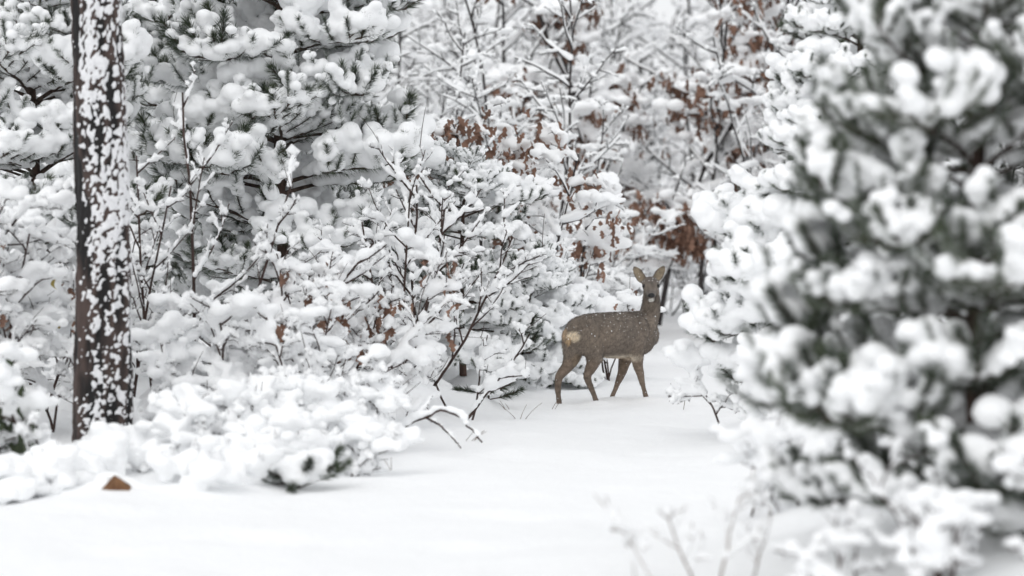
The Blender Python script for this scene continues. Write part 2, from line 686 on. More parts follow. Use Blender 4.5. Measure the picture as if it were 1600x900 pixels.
    mixc(patch(D(186, 450, .06, -.03), (.052, .07, .040), .3) * .97, (.80, .69, .53))      # rump patch
    mixc(patch(D(138, 440, -.02, -.03), (.030, .06, .046), .45) * .8, (.50, .37, .25))
    mixc(patch(D(162, 478, .02, -.05), (.018, .05, .034), .3) * .9, (.50, .36, .22))         # tail tuft
    mixc(patch(D(545, 330, .09), (.07, .09, .035), .5) * .35, (.06, .05, .042))
    # head
    mixc(patch(Hd(590, 165, HB - .06), (.036, .09, .055), .5) * .55, (.11, .095, .088))      # dark forehead
    mixc(patch(Hd(592, 225, HB - .17), (.030, .05, .022), .5) * .7, (.16, .145, .135))
    mixc(patch(Hd(593, 264, HB - .19), (.030, .05, .017), .3) * .97, (.72, .70, .66))        # white chin
    mixc(patch(Hd(593, 285, HB - .06), (.05, .07, .016), .5) * .5, (.30, .25, .20))          # throat
    mixc(patch(Hd(562, 205, HB - .10), (.02, .06, .03), .5) * .35, (.22, .18, .14))
    for b0, ax, face, ac, Ln in ear_pts:
        rel = co - b0
        u_, a_, f_ = rel @ ax / Ln, np.abs(rel @ ac), rel @ face
        ins = (u_ > -.05) & (u_ < 1.1) & (a_ < .05) & (np.abs(f_) < .035)
        inner = ins & ((nr @ face) > .25)
        e = inner * smooth(.02, .2, u_) * (1 - smooth(.78, .98, u_))
        mixc(e * (1 - smooth(.018, .034, a_)) * .8, (.30, .245, .17))
        mixc((ins & (u_ > .1)) * np.maximum(smooth(.86, 1.0, u_), smooth(.024, .036, a_)) * .8, (.035, .03, .027))
    for pt in (D(115, 822, -.075), D(308, 800, .085), D(569, 785, .07), D(384, 782, -.06)):
        mixc(patch(pt, (.03, .03, .03), .3) * .8, (.03, .027, .025))
    # grey-brown mottling of the fur itself
    nz = noise(co * [1, 1, .6], 20, 21, 3)
    nf = noise(co, 140, 22, 2)
    n0 = noise(co * [1, 1, .7], 9, 23, 2)
    colr *= (1 + .22 * nz + .24 * nf)[:, None] * (1 + .14 * n0[:, None] * np.array([1.0, .92, .8]))
    colr = np.clip(colr, 0.01, 1)
    at = me.color_attributes.new('coat', 'FLOAT_COLOR', 'POINT')
    at.data.foreach_set('color', np.concatenate([colr, np.ones((n, 1))], 1).astype(np.float32).ravel())

    t = coat.node_tree
    b = t.nodes['Principled BSDF']
    an = t.nodes.new('ShaderNodeAttribute')
    an.attribute_name = 'coat'
    t.links.new(an.outputs['Color'], b.inputs['Base Color'])
    b.inputs['Roughness'].default_value = .9
    b.inputs['Specular IOR Level'].default_value = .1
    b.inputs['Sheen Weight'].default_value = .15
    tcx = t.nodes.new('ShaderNodeTexCoord')
    nn = t.nodes.new('ShaderNodeTexNoise')
    nn.inputs['Scale'].default_value = 90
    nn.inputs['Detail'].default_value = 4
    t.links.new(tcx.outputs['Object'], nn.inputs['Vector'])
    bp = t.nodes.new('ShaderNodeBump')
    bp.inputs['Strength'].default_value = .5
    bp.inputs['Distance'].default_value = .006
    t.links.new(nn.outputs['Fac'], bp.inputs['Height'])
    t.links.new(bp.outputs[0], b.inputs['Normal'])

    loc = np.array([0.70, 25.0, gz(.70, 25)])
    root = thing('roe_deer', 'grey brown roe deer standing on the snowy path, head turned to the viewer', 'deer', loc)
    co2 = (co - loc).astype(np.float32)
    me.vertices.foreach_set('co', co2.ravel())
    me.update()
    link('body', me, root)

    # ---- short hair lying along the body, snow flecks on it
    rs = np.random.RandomState(5)
    me.calc_loop_triangles()
    tri = np.zeros(len(me.loop_triangles) * 3, np.int32)
    me.loop_triangles.foreach_get('vertices', tri)
    tri = tri.reshape(-1, 3)
    p0, p1, p2 = co2[tri[:, 0]], co2[tri[:, 1]], co2[tri[:, 2]]
    ar = np.linalg.norm(np.cross(p1 - p0, p2 - p0), axis=1)

    def sample(nh):
        i = rs.choice(len(tri), nh, p=ar / ar.sum())
        a, bb = rs.rand(nh), rs.rand(nh)
        sw = a + bb > 1
        a[sw], bb[sw] = 1 - a[sw], 1 - bb[sw]
        pt = p0[i] + (p1[i] - p0[i]) * a[:, None] + (p2[i] - p0[i]) * bb[:, None]
        return pt, nr[tri[i, 0]], colr[tri[i, 0]]
    pt, nm, cl = sample(42000)
    flow = -h[None] * .8 - zz[None] * .75 + rs.normal(0, .25, (len(pt), 3))
    flow -= nm * (flow * nm).sum(1)[:, None]
    flow /= np.linalg.norm(flow, axis=1)[:, None] + 1e-9
    headish = (pt[:, 2] > .75)
    ln = rs.uniform(.011, .024, len(pt)) * np.where(headish, .45, 1) * np.where(pt[:, 2] < .28, .45, 1)
    sd = np.cross(flow, nm)
    wv = .0019
    tip = pt + (flow * .9 + nm * .38) * ln[:, None]
    V = np.stack([pt - sd * wv - nm * .002, pt + sd * wv - nm * .002, tip], 1).reshape(-1, 3)
    hb = MB()
    hb.add(V, tris=np.arange(len(V)).reshape(-1, 3))
    hme = hb.mesh('fur', [coat])
    at = hme.color_attributes.new('coat', 'FLOAT_COLOR', 'POINT')
    hc = np.repeat(cl * rs.uniform(.55, 1.6, (len(cl), 1)), 3, 0)
    at.data.foreach_set('color', np.concatenate([hc, np.ones((len(hc), 1))], 1).astype(np.float32).ravel())
    link('fur', hme, root, 'stuff')
    pt, nm, cl = sample(1500)
    keep = rs.rand(len(pt)) < np.clip(.22 + .55 * nm[:, 2] + .2 * noise(pt.astype(float), 9, 4, 2), .05, .8)
    keep &= ~((pt[:, 2] > .72) & (np.abs(pt[:, 0] - (Hd(593, 245, 0)[0] - loc[0])) < .035) & (pt[:, 1] < HB - .12))
    pt, nm = pt[keep], nm[keep]
    sz = np.where(rs.rand(len(pt)) < .06, rs.uniform(.004, .006, len(pt)), rs.uniform(.0015, .0034, len(pt)))
    fb = MB()
    oc = np.array([[1, 0, 0], [-1, 0, 0], [0, 1, 0], [0, -1, 0], [0, 0, 1], [0, 0, -1.]])
    of = np.array([[0, 2, 4], [2, 1, 4], [1, 3, 4], [3, 0, 4], [2, 0, 5], [1, 2, 5], [3, 1, 5], [0, 3, 5]])
    V = (pt + nm * .006)[:, None] + oc[None] * sz[:, None, None] * rs.uniform(.7, 1.3, (len(pt), 6, 1))
    fb.add(V.reshape(-1, 3), tris=(of[None] + (np.arange(len(pt)) * 6)[:, None, None]).reshape(-1, 3))
    link('snow_flecks', fb.mesh('snow_flecks', [SNOW]), root, 'stuff')

    # ---- eyes and nose
    dark = material('deer_eye', lambda t, b, N, L: (
        b.inputs['Base Color'].__setattr__('default_value', (.008, .006, .005, 1)),
        b.inputs['Roughness'].__setattr__('default_value', .12)))
    nosem = material('deer_nose', lambda t, b, N, L: (
        b.inputs['Base Color'].__setattr__('default_value', (.006, .006, .007, 1)),
        b.inputs['Roughness'].__setattr__('default_value', .4)))
    for cx in (555, 627):
        eb = MB()
        c = Hd(cx, 190, HB - .102) - loc
        blobs(eb, [c], [[.0155, .018, .015]])
        link('eye', eb.mesh('eye', [dark]), root)
    nb = MB()
    c = Hd(593, 238, HB - .215) - loc
    blobs(nb, [c + [0, 0, .003], c + [.011, .003, -.002], c + [-.011, .003, -.002], c + [0, .004, -.009]],
          [[.025, .017, .016], [.016, .014, .014], [.016, .014, .014], [.014, .014, .012]])
    link('nose', remesh(nb, 'nose', [nosem], .002, 3), root)


for fx, fy, dz, s_ in ((873.6, 634, 0, 0), (932, 628, 0, 0), (1011, 622, 0, 0), (955, 622, 0, 0)):
    pass


# ------------------------------------------------------------------ pines
def needle_brush(rs, axis_pts, n, ln, wd, spread=(.55, 1.05), start=0.0):
    """needles round an axis: triangles"""
    t = start + (1 - start) * rs.rand(n)
    k = len(axis_pts)
    fi = t * (k - 1)
    i = np.minimum(fi.astype(int), k - 2)
    f = (fi - i)[:, None]
    base = axis_pts[i] * (1 - f) + axis_pts[i + 1] * f
    tg = axis_pts[i + 1] - axis_pts[i]
    tg /= np.linalg.norm(tg, axis=1)[:, None] + 1e-9
    rv = rs.normal(size=(n, 3))
    rv -= tg * (rv * tg).sum(1)[:, None]
    rv /= np.linalg.norm(rv, axis=1)[:, None] + 1e-9
    a = rs.uniform(*spread, n)[:, None]
    d = tg * np.cos(a) + rv * np.sin(a)
    L_ = (ln * rs.uniform(.75, 1.15, n))[:, None]
    tip = base + d * L_ + np.array([0, 0, -.12]) * L_
    sd = np.cross(d, rs.normal(size=(n, 3)))
    sd /= np.linalg.norm(sd, axis=1)[:, None] + 1e-9
    return np.stack([base - sd * wd / 2, base + sd * wd / 2, tip], 1)


def add_needles(mb, T, rs, frost):
    fr = rs.rand(len(T)) < frost
    for mask, m in ((~fr, 0), (fr, 1)):
        V = T[mask].reshape(-1, 3)
        mb.add(V, tris=np.arange(len(V)).reshape(-1, 3), m=m)


TUFTS = []


def tuft_meshes():
    for s in range(6):
        rs = np.random.RandomState(100 + s)
        mb = MB()
        L_ = rs.uniform(.13, .19)
        ax = np.array([[0, 0, 0], [L_ * .5, rs.normal(0, .008), .01], [L_, rs.normal(0, .01), .03]])
        T = needle_brush(rs, ax, 260, .062, .0042, (.40, .95))
        add_needles(mb, T, rs, .16)
        T = needle_brush(rs, ax, 40, .055, .0036, (.1, .5), .8)
        add_needles(mb, T, rs, .1)
        tubes(mb, resample(ax, 4)[None], np.array([[.006, .006, .006, .004]]), 5, 2)
        TUFTS.append(mb.mesh('needle_tuft', [NEEDLE, FROST, PINETWIG], False))


BRANCHES = []        # prototype: list of (wood_obj) with children in KIDS


def branch_proto(seed, snowy, droop, voxel=.017, frost=.3, big=1.0, ts_=1.0, nd=1.0, fil=1.0, cap=1.0):
    """one pine bough along +x, about 1 m long: wood, needle tufts, inner needles and its snow"""
    rs = np.random.RandomState(seed)
    wood, inner, sn = MB(), MB(), MB()
    t = np.linspace(0, 1, 12)
    zc = .10 * t - droop * t ** 2 + .09 * np.clip(t - .75, 0, 1) * 2
    yc = .05 * np.sin(t * 4 + rs.uniform(0, 6)) * t
    main = np.stack([t, yc, zc], 1)
    tubes(wood, main[None], np.linspace(.017, .006, 12)[None], 6)
    axes = []          # (path, is_tip)
    tips = [(main[-1], main[-1] - main[-2])]
    for s in (-1, 1):
        d = np.array([.75, s * .55, .25])
        tips.append((main[-2] + d * .01, d))
    side = 1 if rs.rand() < .5 else -1
    ts = np.linspace(.22, .93, 9) + rs.uniform(-.03, .03, 9)
    sub = []
    for tt in ts:
        side = -side
        p = np.array([np.interp(tt, t, main[:, i]) for i in range(3)])
        ln = (.16 + .42 * (1 - tt)) * rs.uniform(.8, 1.2)
        az = side * rs.uniform(.65, 1.05)
        el = rs.uniform(-.1, .25)
        d = np.array([math.cos(az) * math.cos(el), math.sin(az) * math.cos(el), math.sin(el)])
        q = np.linspace(0, 1, 7)[:, None]
        path = p + d * ln * q + np.array([0, 0, 1]) * (-.22 * droop * 3 * ln * q ** 2 + .10 * np.clip(q - .6, 0, 1))
        sub.append((path, ln))
        tips.append((path[-1], path[-1] - path[-2]))
        for _ in range(rs.randint(1, 3)):
            j = rs.randint(2, 6)
            dd = d + np.array([rs.normal(0, .25), rs.choice([-1, 1]) * .7, rs.uniform(.0, .5)])
            dd /= np.linalg.norm(dd)
            l2 = ln * rs.uniform(.25, .45) + .05
            p2 = path[j] + dd * l2 * np.linspace(0, 1, 5)[:, None]
            sub.append((p2, l2))
            tips.append((p2[-1], p2[-1] - p2[-2]))
    P7 = np.array([resample(s[0], 7) for s in sub])
    tubes(wood, P7, np.tile(np.linspace(.007, .004, 7), (len(P7), 1)), 4)
    for path, ln in sub:
        add_needles(inner, needle_brush(rs, path, int((260 * ln + 30) * nd), .058 * ts_ ** .5, .0036, (.5, 1.15), .15), rs, frost)
    add_needles(inner, needle_brush(rs, main[4:], int(110 * nd), .058 * ts_ ** .5, .0036, (.5, 1.15)), rs, frost)
    wo = link('branch', wood.mesh('branch', [PINETWIG]))
    kids = []
    # the nine most prominent shoots as tufts of their own, the rest joined
    order = [0, 1, 2] + list(rs.permutation(np.arange(3, len(tips))))
    cen, rad = [], []
    for n_, k in enumerate(order):
        p, d = tips[k]
        d = d / (np.linalg.norm(d) + 1e-9)
        d = d + np.array([0, 0, rs.uniform(.3, 1.3)])
        d /= np.linalg.norm(d)
        sc = rs.uniform(.8, 1.2) * ts_
        me = TUFTS[rs.randint(len(TUFTS))]
        M_ = Vector((1, 0, 0)).rotation_difference(Vector(d)).to_matrix().to_4x4()
        if n_ < 8:
            o = link('needle_tuft', me, wo)
            o.matrix_local = Matrix.Translation(Vector(p)) @ M_ @ Matrix.Scale(sc, 4)
            kids.append(o)
        else:
            ax = p + d * (.15 * sc) * np.linspace(0, 1, 4)[:, None]
            add_needles(inner, needle_brush(rs, ax, 170, .06, .0036, (.4, 1.0)), rs, .2)
        if rs.rand() < snowy * cap:
            L_ = .15 * sc
            nb = rs.randint(4, 8)
            r0 = rs.uniform(.026, .050) * big
            for j in range(nb):
                rr = r0 * rs.uniform(.6, 1.15)
                cen.append(p + d * L_ * rs.uniform(-.1, .8) + np.array([rs.normal(0, .022), rs.normal(0, .022),
                                                                       rs.uniform(.015, .04) + rr * .4]) * big ** .7)
                rad.append([rr * 1.1, rr * 1.1, rr * .85])
    for path, ln in sub + [(main[2:], 1.0)]:
        if rs.rand() < (snowy + .1) * fil:
            n_ = max(2, int(ln / .034))
            for q in np.linspace(.12, .95, n_):
                if rs.rand() > .9:
                    continue
                k = q * (len(path) - 1)
                i = min(int(k), len(path) - 2)
                p = path[i] + (path[i + 1] - path[i]) * (k - i)
                rr = rs.uniform(.020, .050) * big
                cen.append(p + np.array([rs.normal(0, .018), rs.normal(0, .018), .010 + rr * rs.uniform(.4, .8)]))
                rad.append([rr * 1.15, rr * 1.15, rr * .85])
    # pillows where the shoots crowd together
    for _ in range(int(8 * snowy + .5)):
        p, d = tips[rs.randint(len(tips))]
        q = p * rs.uniform(.7, 1.0)
        rr = rs.uniform(.07, .115) * big
        q = np.array([p[0] * .96, p[1] * .9, p[2] + .03 + rr * .35])
        for _j in range(9):
            r2 = rr * rs.uniform(.40, .68)
            cen.append(q + rs.normal(0, .52, 3) * [rr, rr, rr * .38])
            rad.append([r2 * 1.15, r2 * 1.1, r2 * .8])
    blobs(sn, cen, rad)
    sm = remesh(sn, 'snow', [SNOW], voxel, 1, .008, 24, seed)
    so = link('snow', sm, wo, 'stuff')
    kids.append(so)
    io = link('needles', inner.mesh('needles', [NEEDLE, FROST], False), wo, 'stuff')
    kids.append(io)
    KIDS[wo.name] = kids
    return wo


PROTO = {}


def get_proto(kind):
    if kind not in PROTO:
        if not TUFTS:
            tuft_meshes()
        cfg = {'open': [(11, .72, .10), (12, .85, .16), (13, .78, .22), (14, .88, .12), (15, .70, .18)],
               'heavy': [(21, .94, .22), (22, .90, .30), (23, .96, .18), (24, .88, .26)],
               'near': [(31, .36, .10), (32, .48, .16), (33, .30, .2), (34, .42, .06), (35, .38, .12)]}[kind]
        big = {'open': 1.15, 'heavy': 1.4, 'near': 1.38}[kind]
        ts_ = {'open': 1.45, 'heavy': 1.0, 'near': 1.45}[kind]
        nd = {'open': 1.0, 'heavy': 1.0, 'near': 1.7}[kind]
        fil = {'open': 1.0, 'heavy': 1.0, 'near': .62}[kind]
        vox = {'open': .015, 'heavy': .017, 'near': .015}[kind]
        fr = {'open': .40, 'heavy': .12, 'near': .12}[kind]
        PROTO[kind] = []
        for s, sn, dr in cfg:
            PROTO[kind].append([branch_proto(s, sn, dr, vox, fr, big, ts_, nd, fil, {'open': .82, 'heavy': .95, 'near': 1.0}[kind]), False])
    return PROTO[kind]


def put_branch(kind, parent, loc, az, tilt, sc, rng):
    if kind == 'mix':
        kind = 'heavy' if rng.random() < .42 else 'open'
    pr = get_proto(kind)
    e = pr[rng.randrange(len(pr))]
    if not e[1]:
        o = e[0]
        e[1] = True
        o.parent = parent
    else:
        o = copy_tree(e[0], parent)
    o.location = loc
    o.rotation_euler = Euler((0, tilt, az), 'XYZ')
    o.scale = (sc, sc * rng.choice((-1, 1)) if False else sc, sc * rng.uniform(.92, 1.1))
    return o


def pine(label, px, d, height, env, kind, seed, tr=.035, gap=.26, per=5, zmin=.12, name='pine_tree', cat='pine tree',
         lean=0.0, group=None, zb=None, face=None, top=True, zmax=None, tilt0=-.12, tj=.16):
    """env: function z -> bough length. Boughs in whorls up a slim trunk"""
    rng = random.Random(seed)
    x, y = X(px, d), d
    z0 = gz(x, y) if zb is None else zb
    root = thing(name, label, cat, (x, y, z0 - .03), 0, group)
    mb = MB()
    n = 16
    zs = np.linspace(0, height, n)
    wob = np.stack([lean * zs + .02 * np.sin(zs * 2.1 + seed), .02 * np.cos(zs * 1.7 + seed), zs], 1)
    rad = tr * (1 - zs / height) ** .8 + .006
    tubes(mb, resample(wob, 40)[None], np.interp(np.linspace(0, 1, 40), zs / height, rad)[None], 9)
    me = mb.mesh('trunk', [BARK])
    link('trunk', me, root)
    # snow sticking to the trunk
    z = zmin
    ph = rng.uniform(0, 6)
    while z < min(height, zmax or 99) - .05:
        k = per if z < height * .8 else max(3, per - 1)
        ph += rng.uniform(.4, .9)
        for i in range(k):
            az = ph + i * 2 * math.pi / k + rng.uniform(-.3, .3)
            zz = z + rng.uniform(-.05, .05)
            L_ = env(zz) * rng.uniform(.82, 1.1)
            if face is not None:
                L_ *= face(az)
            if L_ < .12:
                continue
            up = (zz / height)
            tilt = -(tilt0 + .55 * up ** 1.5) + rng.uniform(-tj, tj)
            c = np.array([np.interp(zz, zs, wob[:, j]) for j in range(3)])
            put_branch(kind, root, c, az, tilt, L_, rng)
        z += gap * rng.uniform(.85, 1.15)
    if top:
        for i in range(5):
            rr = rng.uniform(.1, .3)
            put_branch(kind, root, wob[-1] - [0, 0, .08 * i], i * 1.7 + seed, -.75, max(.25, env(height) * .6 + .05), rng)
    return root


def E(*zr):
    zs, rs = zip(*zr)
    return lambda z: float(np.interp(z, zs, rs))


# ------------------------------------------------------------------ leafless and leafy bushes
def grow(rs, p0, d0, L, r0, level, cfg, out, lid):
    """recursive limb: appends (pts(8,3), radii(8), level, limb id)"""
    n = 8
    pts = [np.array(p0, float)]
    d = np.array(d0, float)
    d /= np.linalg.norm(d)
    st = L / (n - 1)
    for i in range(n - 1):
        d = d + rs.normal(0, cfg['wig'], 3) + np.array([0, 0, cfg['up'][min(level, len(cfg['up']) - 1)] / n])
        d /= np.linalg.norm(d)
        pts.append(pts[-1] + d * st)
    pts = np.array(pts)
    rad = r0 * np.linspace(1, .45, n)
    out.append((pts, rad, level, lid))
    if level < cfg['levels']:
        nc = cfg['kids'][level]
        nc = max(1, int(round(nc * rs.uniform(.75, 1.25))))
        s = rs.choice([-1, 1])
        for c in range(nc):
            t = (cfg['t0'][level] + (1 - cfg['t0'][level]) * (c + rs.rand() * .7) / nc)
            k = min(t, .98) * (n - 1)
            i = min(int(k), n - 2)
            p = pts[i] + (pts[i + 1] - pts[i]) * (k - i)
            tg = pts[i + 1] - pts[i]
            tg /= np.linalg.norm(tg)
            s = -s
            rv = rs.normal(size=3)
            rv -= tg * (rv @ tg)
            rv /= np.linalg.norm(rv)
            if abs(tg[2]) < .7:
                sidev = np.cross(tg, [0, 0, 1])
                rv = rv * .6 + s * sidev
                rv /= np.linalg.norm(rv)
            a = rs.uniform(*cfg['ang'])
            d2 = tg * math.cos(a) + rv * math.sin(a)
            L2 = L * cfg['ratio'] * (1 - .5 * t) * rs.uniform(.7, 1.25)
            grow(rs, p, d2, L2, max(r0 * .55, cfg['rmin']), level + 1, cfg, out, lid if level > 0 else len(out) + 1000)


LVS = (.75, 1.2, .95, .68)


def snow_tubes(mb, rs, limbs, sr, k=6, cover=.9, minlevel=0):
    """snow ridges lying on the twigs: thicker where the twig is flatter"""
    groups = {}
    for p, r, lv, _ in limbs:
        if lv < minlevel:
            continue
        n_ = 9 if lv < 2 else (7 if lv == 2 else 5)
        pts, rads = groups.setdefault((n_, min(k, 5) if lv < 2 else 4), ([], []))
        q = resample(p, n_)
        rr = np.interp(np.linspace(0, 1, n_), np.linspace(0, 1, 8), r)
        tg = np.gradient(q, axis=0)
        tg /= np.linalg.norm(tg, axis=1)[:, None] + 1e-9
        hz = np.sqrt(np.clip(1 - tg[:, 2] ** 2, 0, 1))
        s = sr * LVS[min(lv, 3)] * (.10 + .90 * hz ** 1.8) * rs.uniform(.7, 1.25) * (1 + .35 * np.sin(np.arange(n_) * rs.uniform(.8, 2.2) + rs.uniform(0, 6)))
        if lv >= 1 and rs.rand() < (.10, .10, .12, .16)[min(lv, 3)]:
            s *= .12
        if rs.rand() > cover:
            a = rs.randint(0, n_ - 3)
            s[a:a + 3] *= .1
        s = s * np.linspace(1.2, .62, n_) * (1 + .22 * rs.normal(size=n_).clip(-1.5, 1.5)) + rr * .3
        c = q + np.array([0, 0, 1]) * (rr * .7 + s * .80)[:, None]
        # stretch the ends, then close them
        e0, e1 = c[0] - tg[0] * s[0] * .7, c[-1] + tg[-1] * s[-1] * .8
        e1[2] -= s[-1] * .2
        c = np.concatenate([[e0], c, [e1]])
        s = np.concatenate([[0], s, [0]])
        s[1] *= .8
        s[-2] *= .85
        pts.append(c)
        rads.append(s)
    for (n_, k_), (pts, rads) in groups.items():
        tubes(mb, np.array(pts), np.array(rads), k_, zs=.95)


def wood_tubes(mb, limbs, m=0):
    for lv, k in ((0, 7), (1, 5), (2, 4), (3, 3), (4, 3)):
        sel = [l for l in limbs if l[2] == lv]
        if sel:
            i = [0, 1, 2, 3, 4, 5, 6, 7] if lv < 2 else ([0, 2, 4, 5, 7] if lv == 2 else [0, 3, 5, 7])
            tubes(mb, np.array([l[0][i] for l in sel]), np.array([l[1][i] for l in sel]), k, m)


def leaf_mesh(mat, seed, lobed=True):
    rs = np.random.RandomState(seed)
    L_ = .085
    n = 7
    t = np.linspace(0, 1, n)
    wd = .024 * np.sin(np.pi * np.clip(t * .9 + .06, 0, 1)) ** .8
    if lobed:
        wd = wd * (1 + .38 * np.where(np.arange(n) % 2, 1, -1))
    curl = rs.uniform(.3, 1.1)
    x = t * L_
    z = -.35 * x * 1.0 * curl + .02 * np.sin(t * 4 + rs.uniform(0, 6))
    V = []
    for i in range(n):
        V += [[x[i], -wd[i], z[i] - wd[i] * curl * .8], [x[i], 0, z[i]], [x[i], wd[i], z[i] - wd[i] * curl * .8]]
    Q = []
    for i in range(n - 1):
        a = i * 3
        Q += [[a, a + 1, a + 4, a + 3], [a + 1, a + 2, a + 5, a + 4]]
    mb = MB()
    mb.add(V, quads=Q)
    return mb.mesh('leaf', [mat])


LEAVES = {}


def leaf_set(kind):
    if kind not in LEAVES:
        LEAVES[kind] = {'brown': [leaf_mesh(LEAF, 50 + i) for i in range(6)],
                        'yellow': [leaf_mesh(YLEAF, 60 + i, False) for i in range(3)],
                        'green': [leaf_mesh(GLEAF, 70 + i, False) for i in range(3)]}[kind]
    return LEAVES[kind]


def hang_leaves(rs, root, spots, kind, n_obj, size=1.0, cam_y=0.0):
    """spots: points the leaves hang from; the nearest n_obj are objects, the rest one mesh"""
    ms = leaf_set(kind)
    spots = sorted(spots, key=lambda p: p[1])
    rest = MB()
    mat = ms[0].materials[0]
    for i, p in enumerate(spots):
        az, pitch, roll = rs.uniform(0, 6.28), rs.uniform(.5, 1.5), rs.normal(0, .6)
        sc = size * rs.uniform(.7, 1.25)
        M_ = Matrix.Translation(Vector(p)) @ Euler((roll, pitch, az), 'XYZ').to_matrix().to_4x4() @ Matrix.Scale(sc, 4)
        me = ms[rs.randint(len(ms))]
        if i < n_obj:
            o = link('leaf', me, root)
            o.matrix_local = M_
        else:
            v = np.array([x.co[:] for x in me.vertices])
            v = v @ np.array(M_.to_3x3()).T + np.array(M_.translation)
            rest.add(v, quads=np.array([list(q.vertices) for q in me.polygons]))
    if rest.n:
        link('leaves', rest.mesh('leaves', [mat]), root, 'stuff')


def bare_twigs(rs, limbs, n, L, r):
    """thin shoots that shed their snow"""
    c = [l for l in limbs if 1 <= l[2] <= 2]
    out = []
    for _ in range(n if c else 0):
        l = c[rs.randint(len(c))]
        i = rs.randint(2, 7)
        tg = l[0][i + 1] - l[0][i]
        tg = tg / (np.linalg.norm(tg) + 1e-9)
        d = tg * .6 + rs.normal(0, .45, 3) + np.array([0, 0, .55])
        d /= np.linalg.norm(d)
        ln = L * rs.uniform(.5, 1.3)
        t = np.linspace(0, 1, 8)[:, None]
        p = l[0][i] + d * ln * t + rs.normal(0, .12, 3) * ln * t ** 2
        out.append((p, r * rs.uniform(.7, 1.2) * np.linspace(1, .5, 8), 3, 0))
    return out


def cluster_spots(rs, limbs, n, per, sel, r=.10):
    """leaves in hanging bunches on the camera side of the twigs and below their snow"""
    c = [p for l in limbs if l[2] >= 1 for p in l[0][2:8]]
    c = [p for p in c if sel(p)]
    out = []
    for _ in range(n if c else 0):
        b = c[rs.randint(len(c))] + np.array([0, -.10, -.06])
        for _j in range(rs.poisson(per)):
            out.append(b + rs.normal(0, 1, 3) * [r, r * .7, r * .7])
    return out


def clump_spots(rs, limbs, minlevel, n, spread=.05, zoff=-.02, sel=None):
    c = [l for l in limbs if l[2] >= minlevel]
    out = []
    if not c:
        return out
    for _ in range(n):
        l = c[rs.randint(len(c))]
        p = l[0][rs.randint(2, 8)] + rs.normal(0, spread, 3) * [1, 1, .6] + [0, 0, zoff]
        if sel is None or sel(p):
            out.append(p)
    return out


BASE_CFG = dict(wig=.09, up=(.25, .15, .05, 0), levels=3, kids=(9, 5, 3), t0=(.25, .25, .3), ang=(.55, 1.05),
                ratio=.55, rmin=.0028)


def bush(label, px, d, seed, stems, cfg, sr, voxel=None, cover=.9, name='snowy_shrub', cat='shrub', twigmat=None,
         pads=0, padr=.06, leaves=None, group=None, zoff=0.0, split=True, k=6, loc=None, rz=0.0, bare=2):
    """stems: list of (dx, dy, direction, length, radius). Each stem a branch part with its snow as sub-part"""
    rs = np.random.RandomState(seed)
    c = dict(BASE_CFG)
    c.update(cfg)
    if loc is None:
        x, y = X(px, d), d
        loc = (x, y, gz(x, y) - .02 + zoff)
    root = thing(name, label, cat, loc, rz, group)
    alll = []
    mat = twigmat or TWIG
    for i, (dx, dy, dr, L_, r0) in enumerate(stems):
        limbs = []
        grow(rs, (dx, dy, 0), dr, L_, r0, 0, c, limbs, 0)
        alll += limbs
        wb, sb = MB(), MB()
        wood_tubes(wb, limbs)
        if bare:
            wood_tubes(wb, bare_twigs(rs, limbs, bare, .24 * min(1, L_), .0036))
        bo = link('branch' if len(stems) > 1 else 'trunk', wb.mesh('branch', [mat]), root)
        pb = MB()
        if voxel:
            snow_tubes(pb, rs, [l for l in limbs if l[2] <= 1], sr, k, cover)
            snow_tubes(sb, rs, [l for l in limbs if l[2] > 1], sr, k, cover)
        else:
            snow_tubes(sb, rs, limbs, sr, k, cover)
        if pads:
            sel = [l for l in limbs if l[2] >= 1]
            cen, rad = [], []
            for _ in range(int(pads)):
                if not sel:
                    break
                l = sel[rs.randint(len(sel))]
                p = l[0][rs.randint(2, 8)]
                rr = padr * rs.uniform(.55, 1.25)
                for _j in range(rs.randint(4, 9)):
                    q = p + rs.normal(0, .85, 3) * [rr, rr, rr * .28]
                    cen.append(q + [0, 0, rr * .5])
                    r2 = rr * rs.uniform(.40, .75)
                    rad.append([r2 * 1.15, r2 * 1.1, r2 * .72])
            blobs(pb, cen, rad)
        if pb.n:
            pm = remesh(pb, 'pads', [SNOW], voxel * 1.3 if voxel else .028, 1, .008, 24, seed)
            pv = np.zeros(len(pm.vertices) * 3, np.float32)
            pm.vertices.foreach_get('co', pv)
            pq = np.zeros(len(pm.loops), np.int32)
            pm.loops.foreach_get('vertex_index', pq)
            sb.add(pv.reshape(-1, 3), quads=pq.reshape(-1, 4))
            bpy.data.meshes.remove(pm)
        sm = sb.mesh('snow', [SNOW])
        link('snow', sm, bo, 'stuff')
    if leaves:
        kind, n, nobj, size, mode = leaves[:5]
        if len(leaves) > 5:
            sp = cluster_spots(rs, alll, leaves[5], n / leaves[5], mode, leaves[6])
        else:
            sp = clump_spots(rs, alll, 2, n, .035, -.02, mode)
        hang_leaves(rs, root, sp, kind, nobj, size)
    return root, alll


def fan(n, seed, L, r, spread=.5, base=.15, bias=(0, 0), lv=(.7, 1.2)):
    rs = np.random.RandomState(seed)
    out = []
    for i in range(n):
        a = rs.uniform(0, 6.28)
        s = spread * rs.uniform(.3, 1.2)
        out.append((rs.normal(0, base), rs.normal(0, base), (math.cos(a) * s + bias[0], math.sin(a) * s + bias[1], 1.0),
                    L * rs.uniform(*lv), r * rs.uniform(.8, 1.2)))
    return out

#@@BUILD

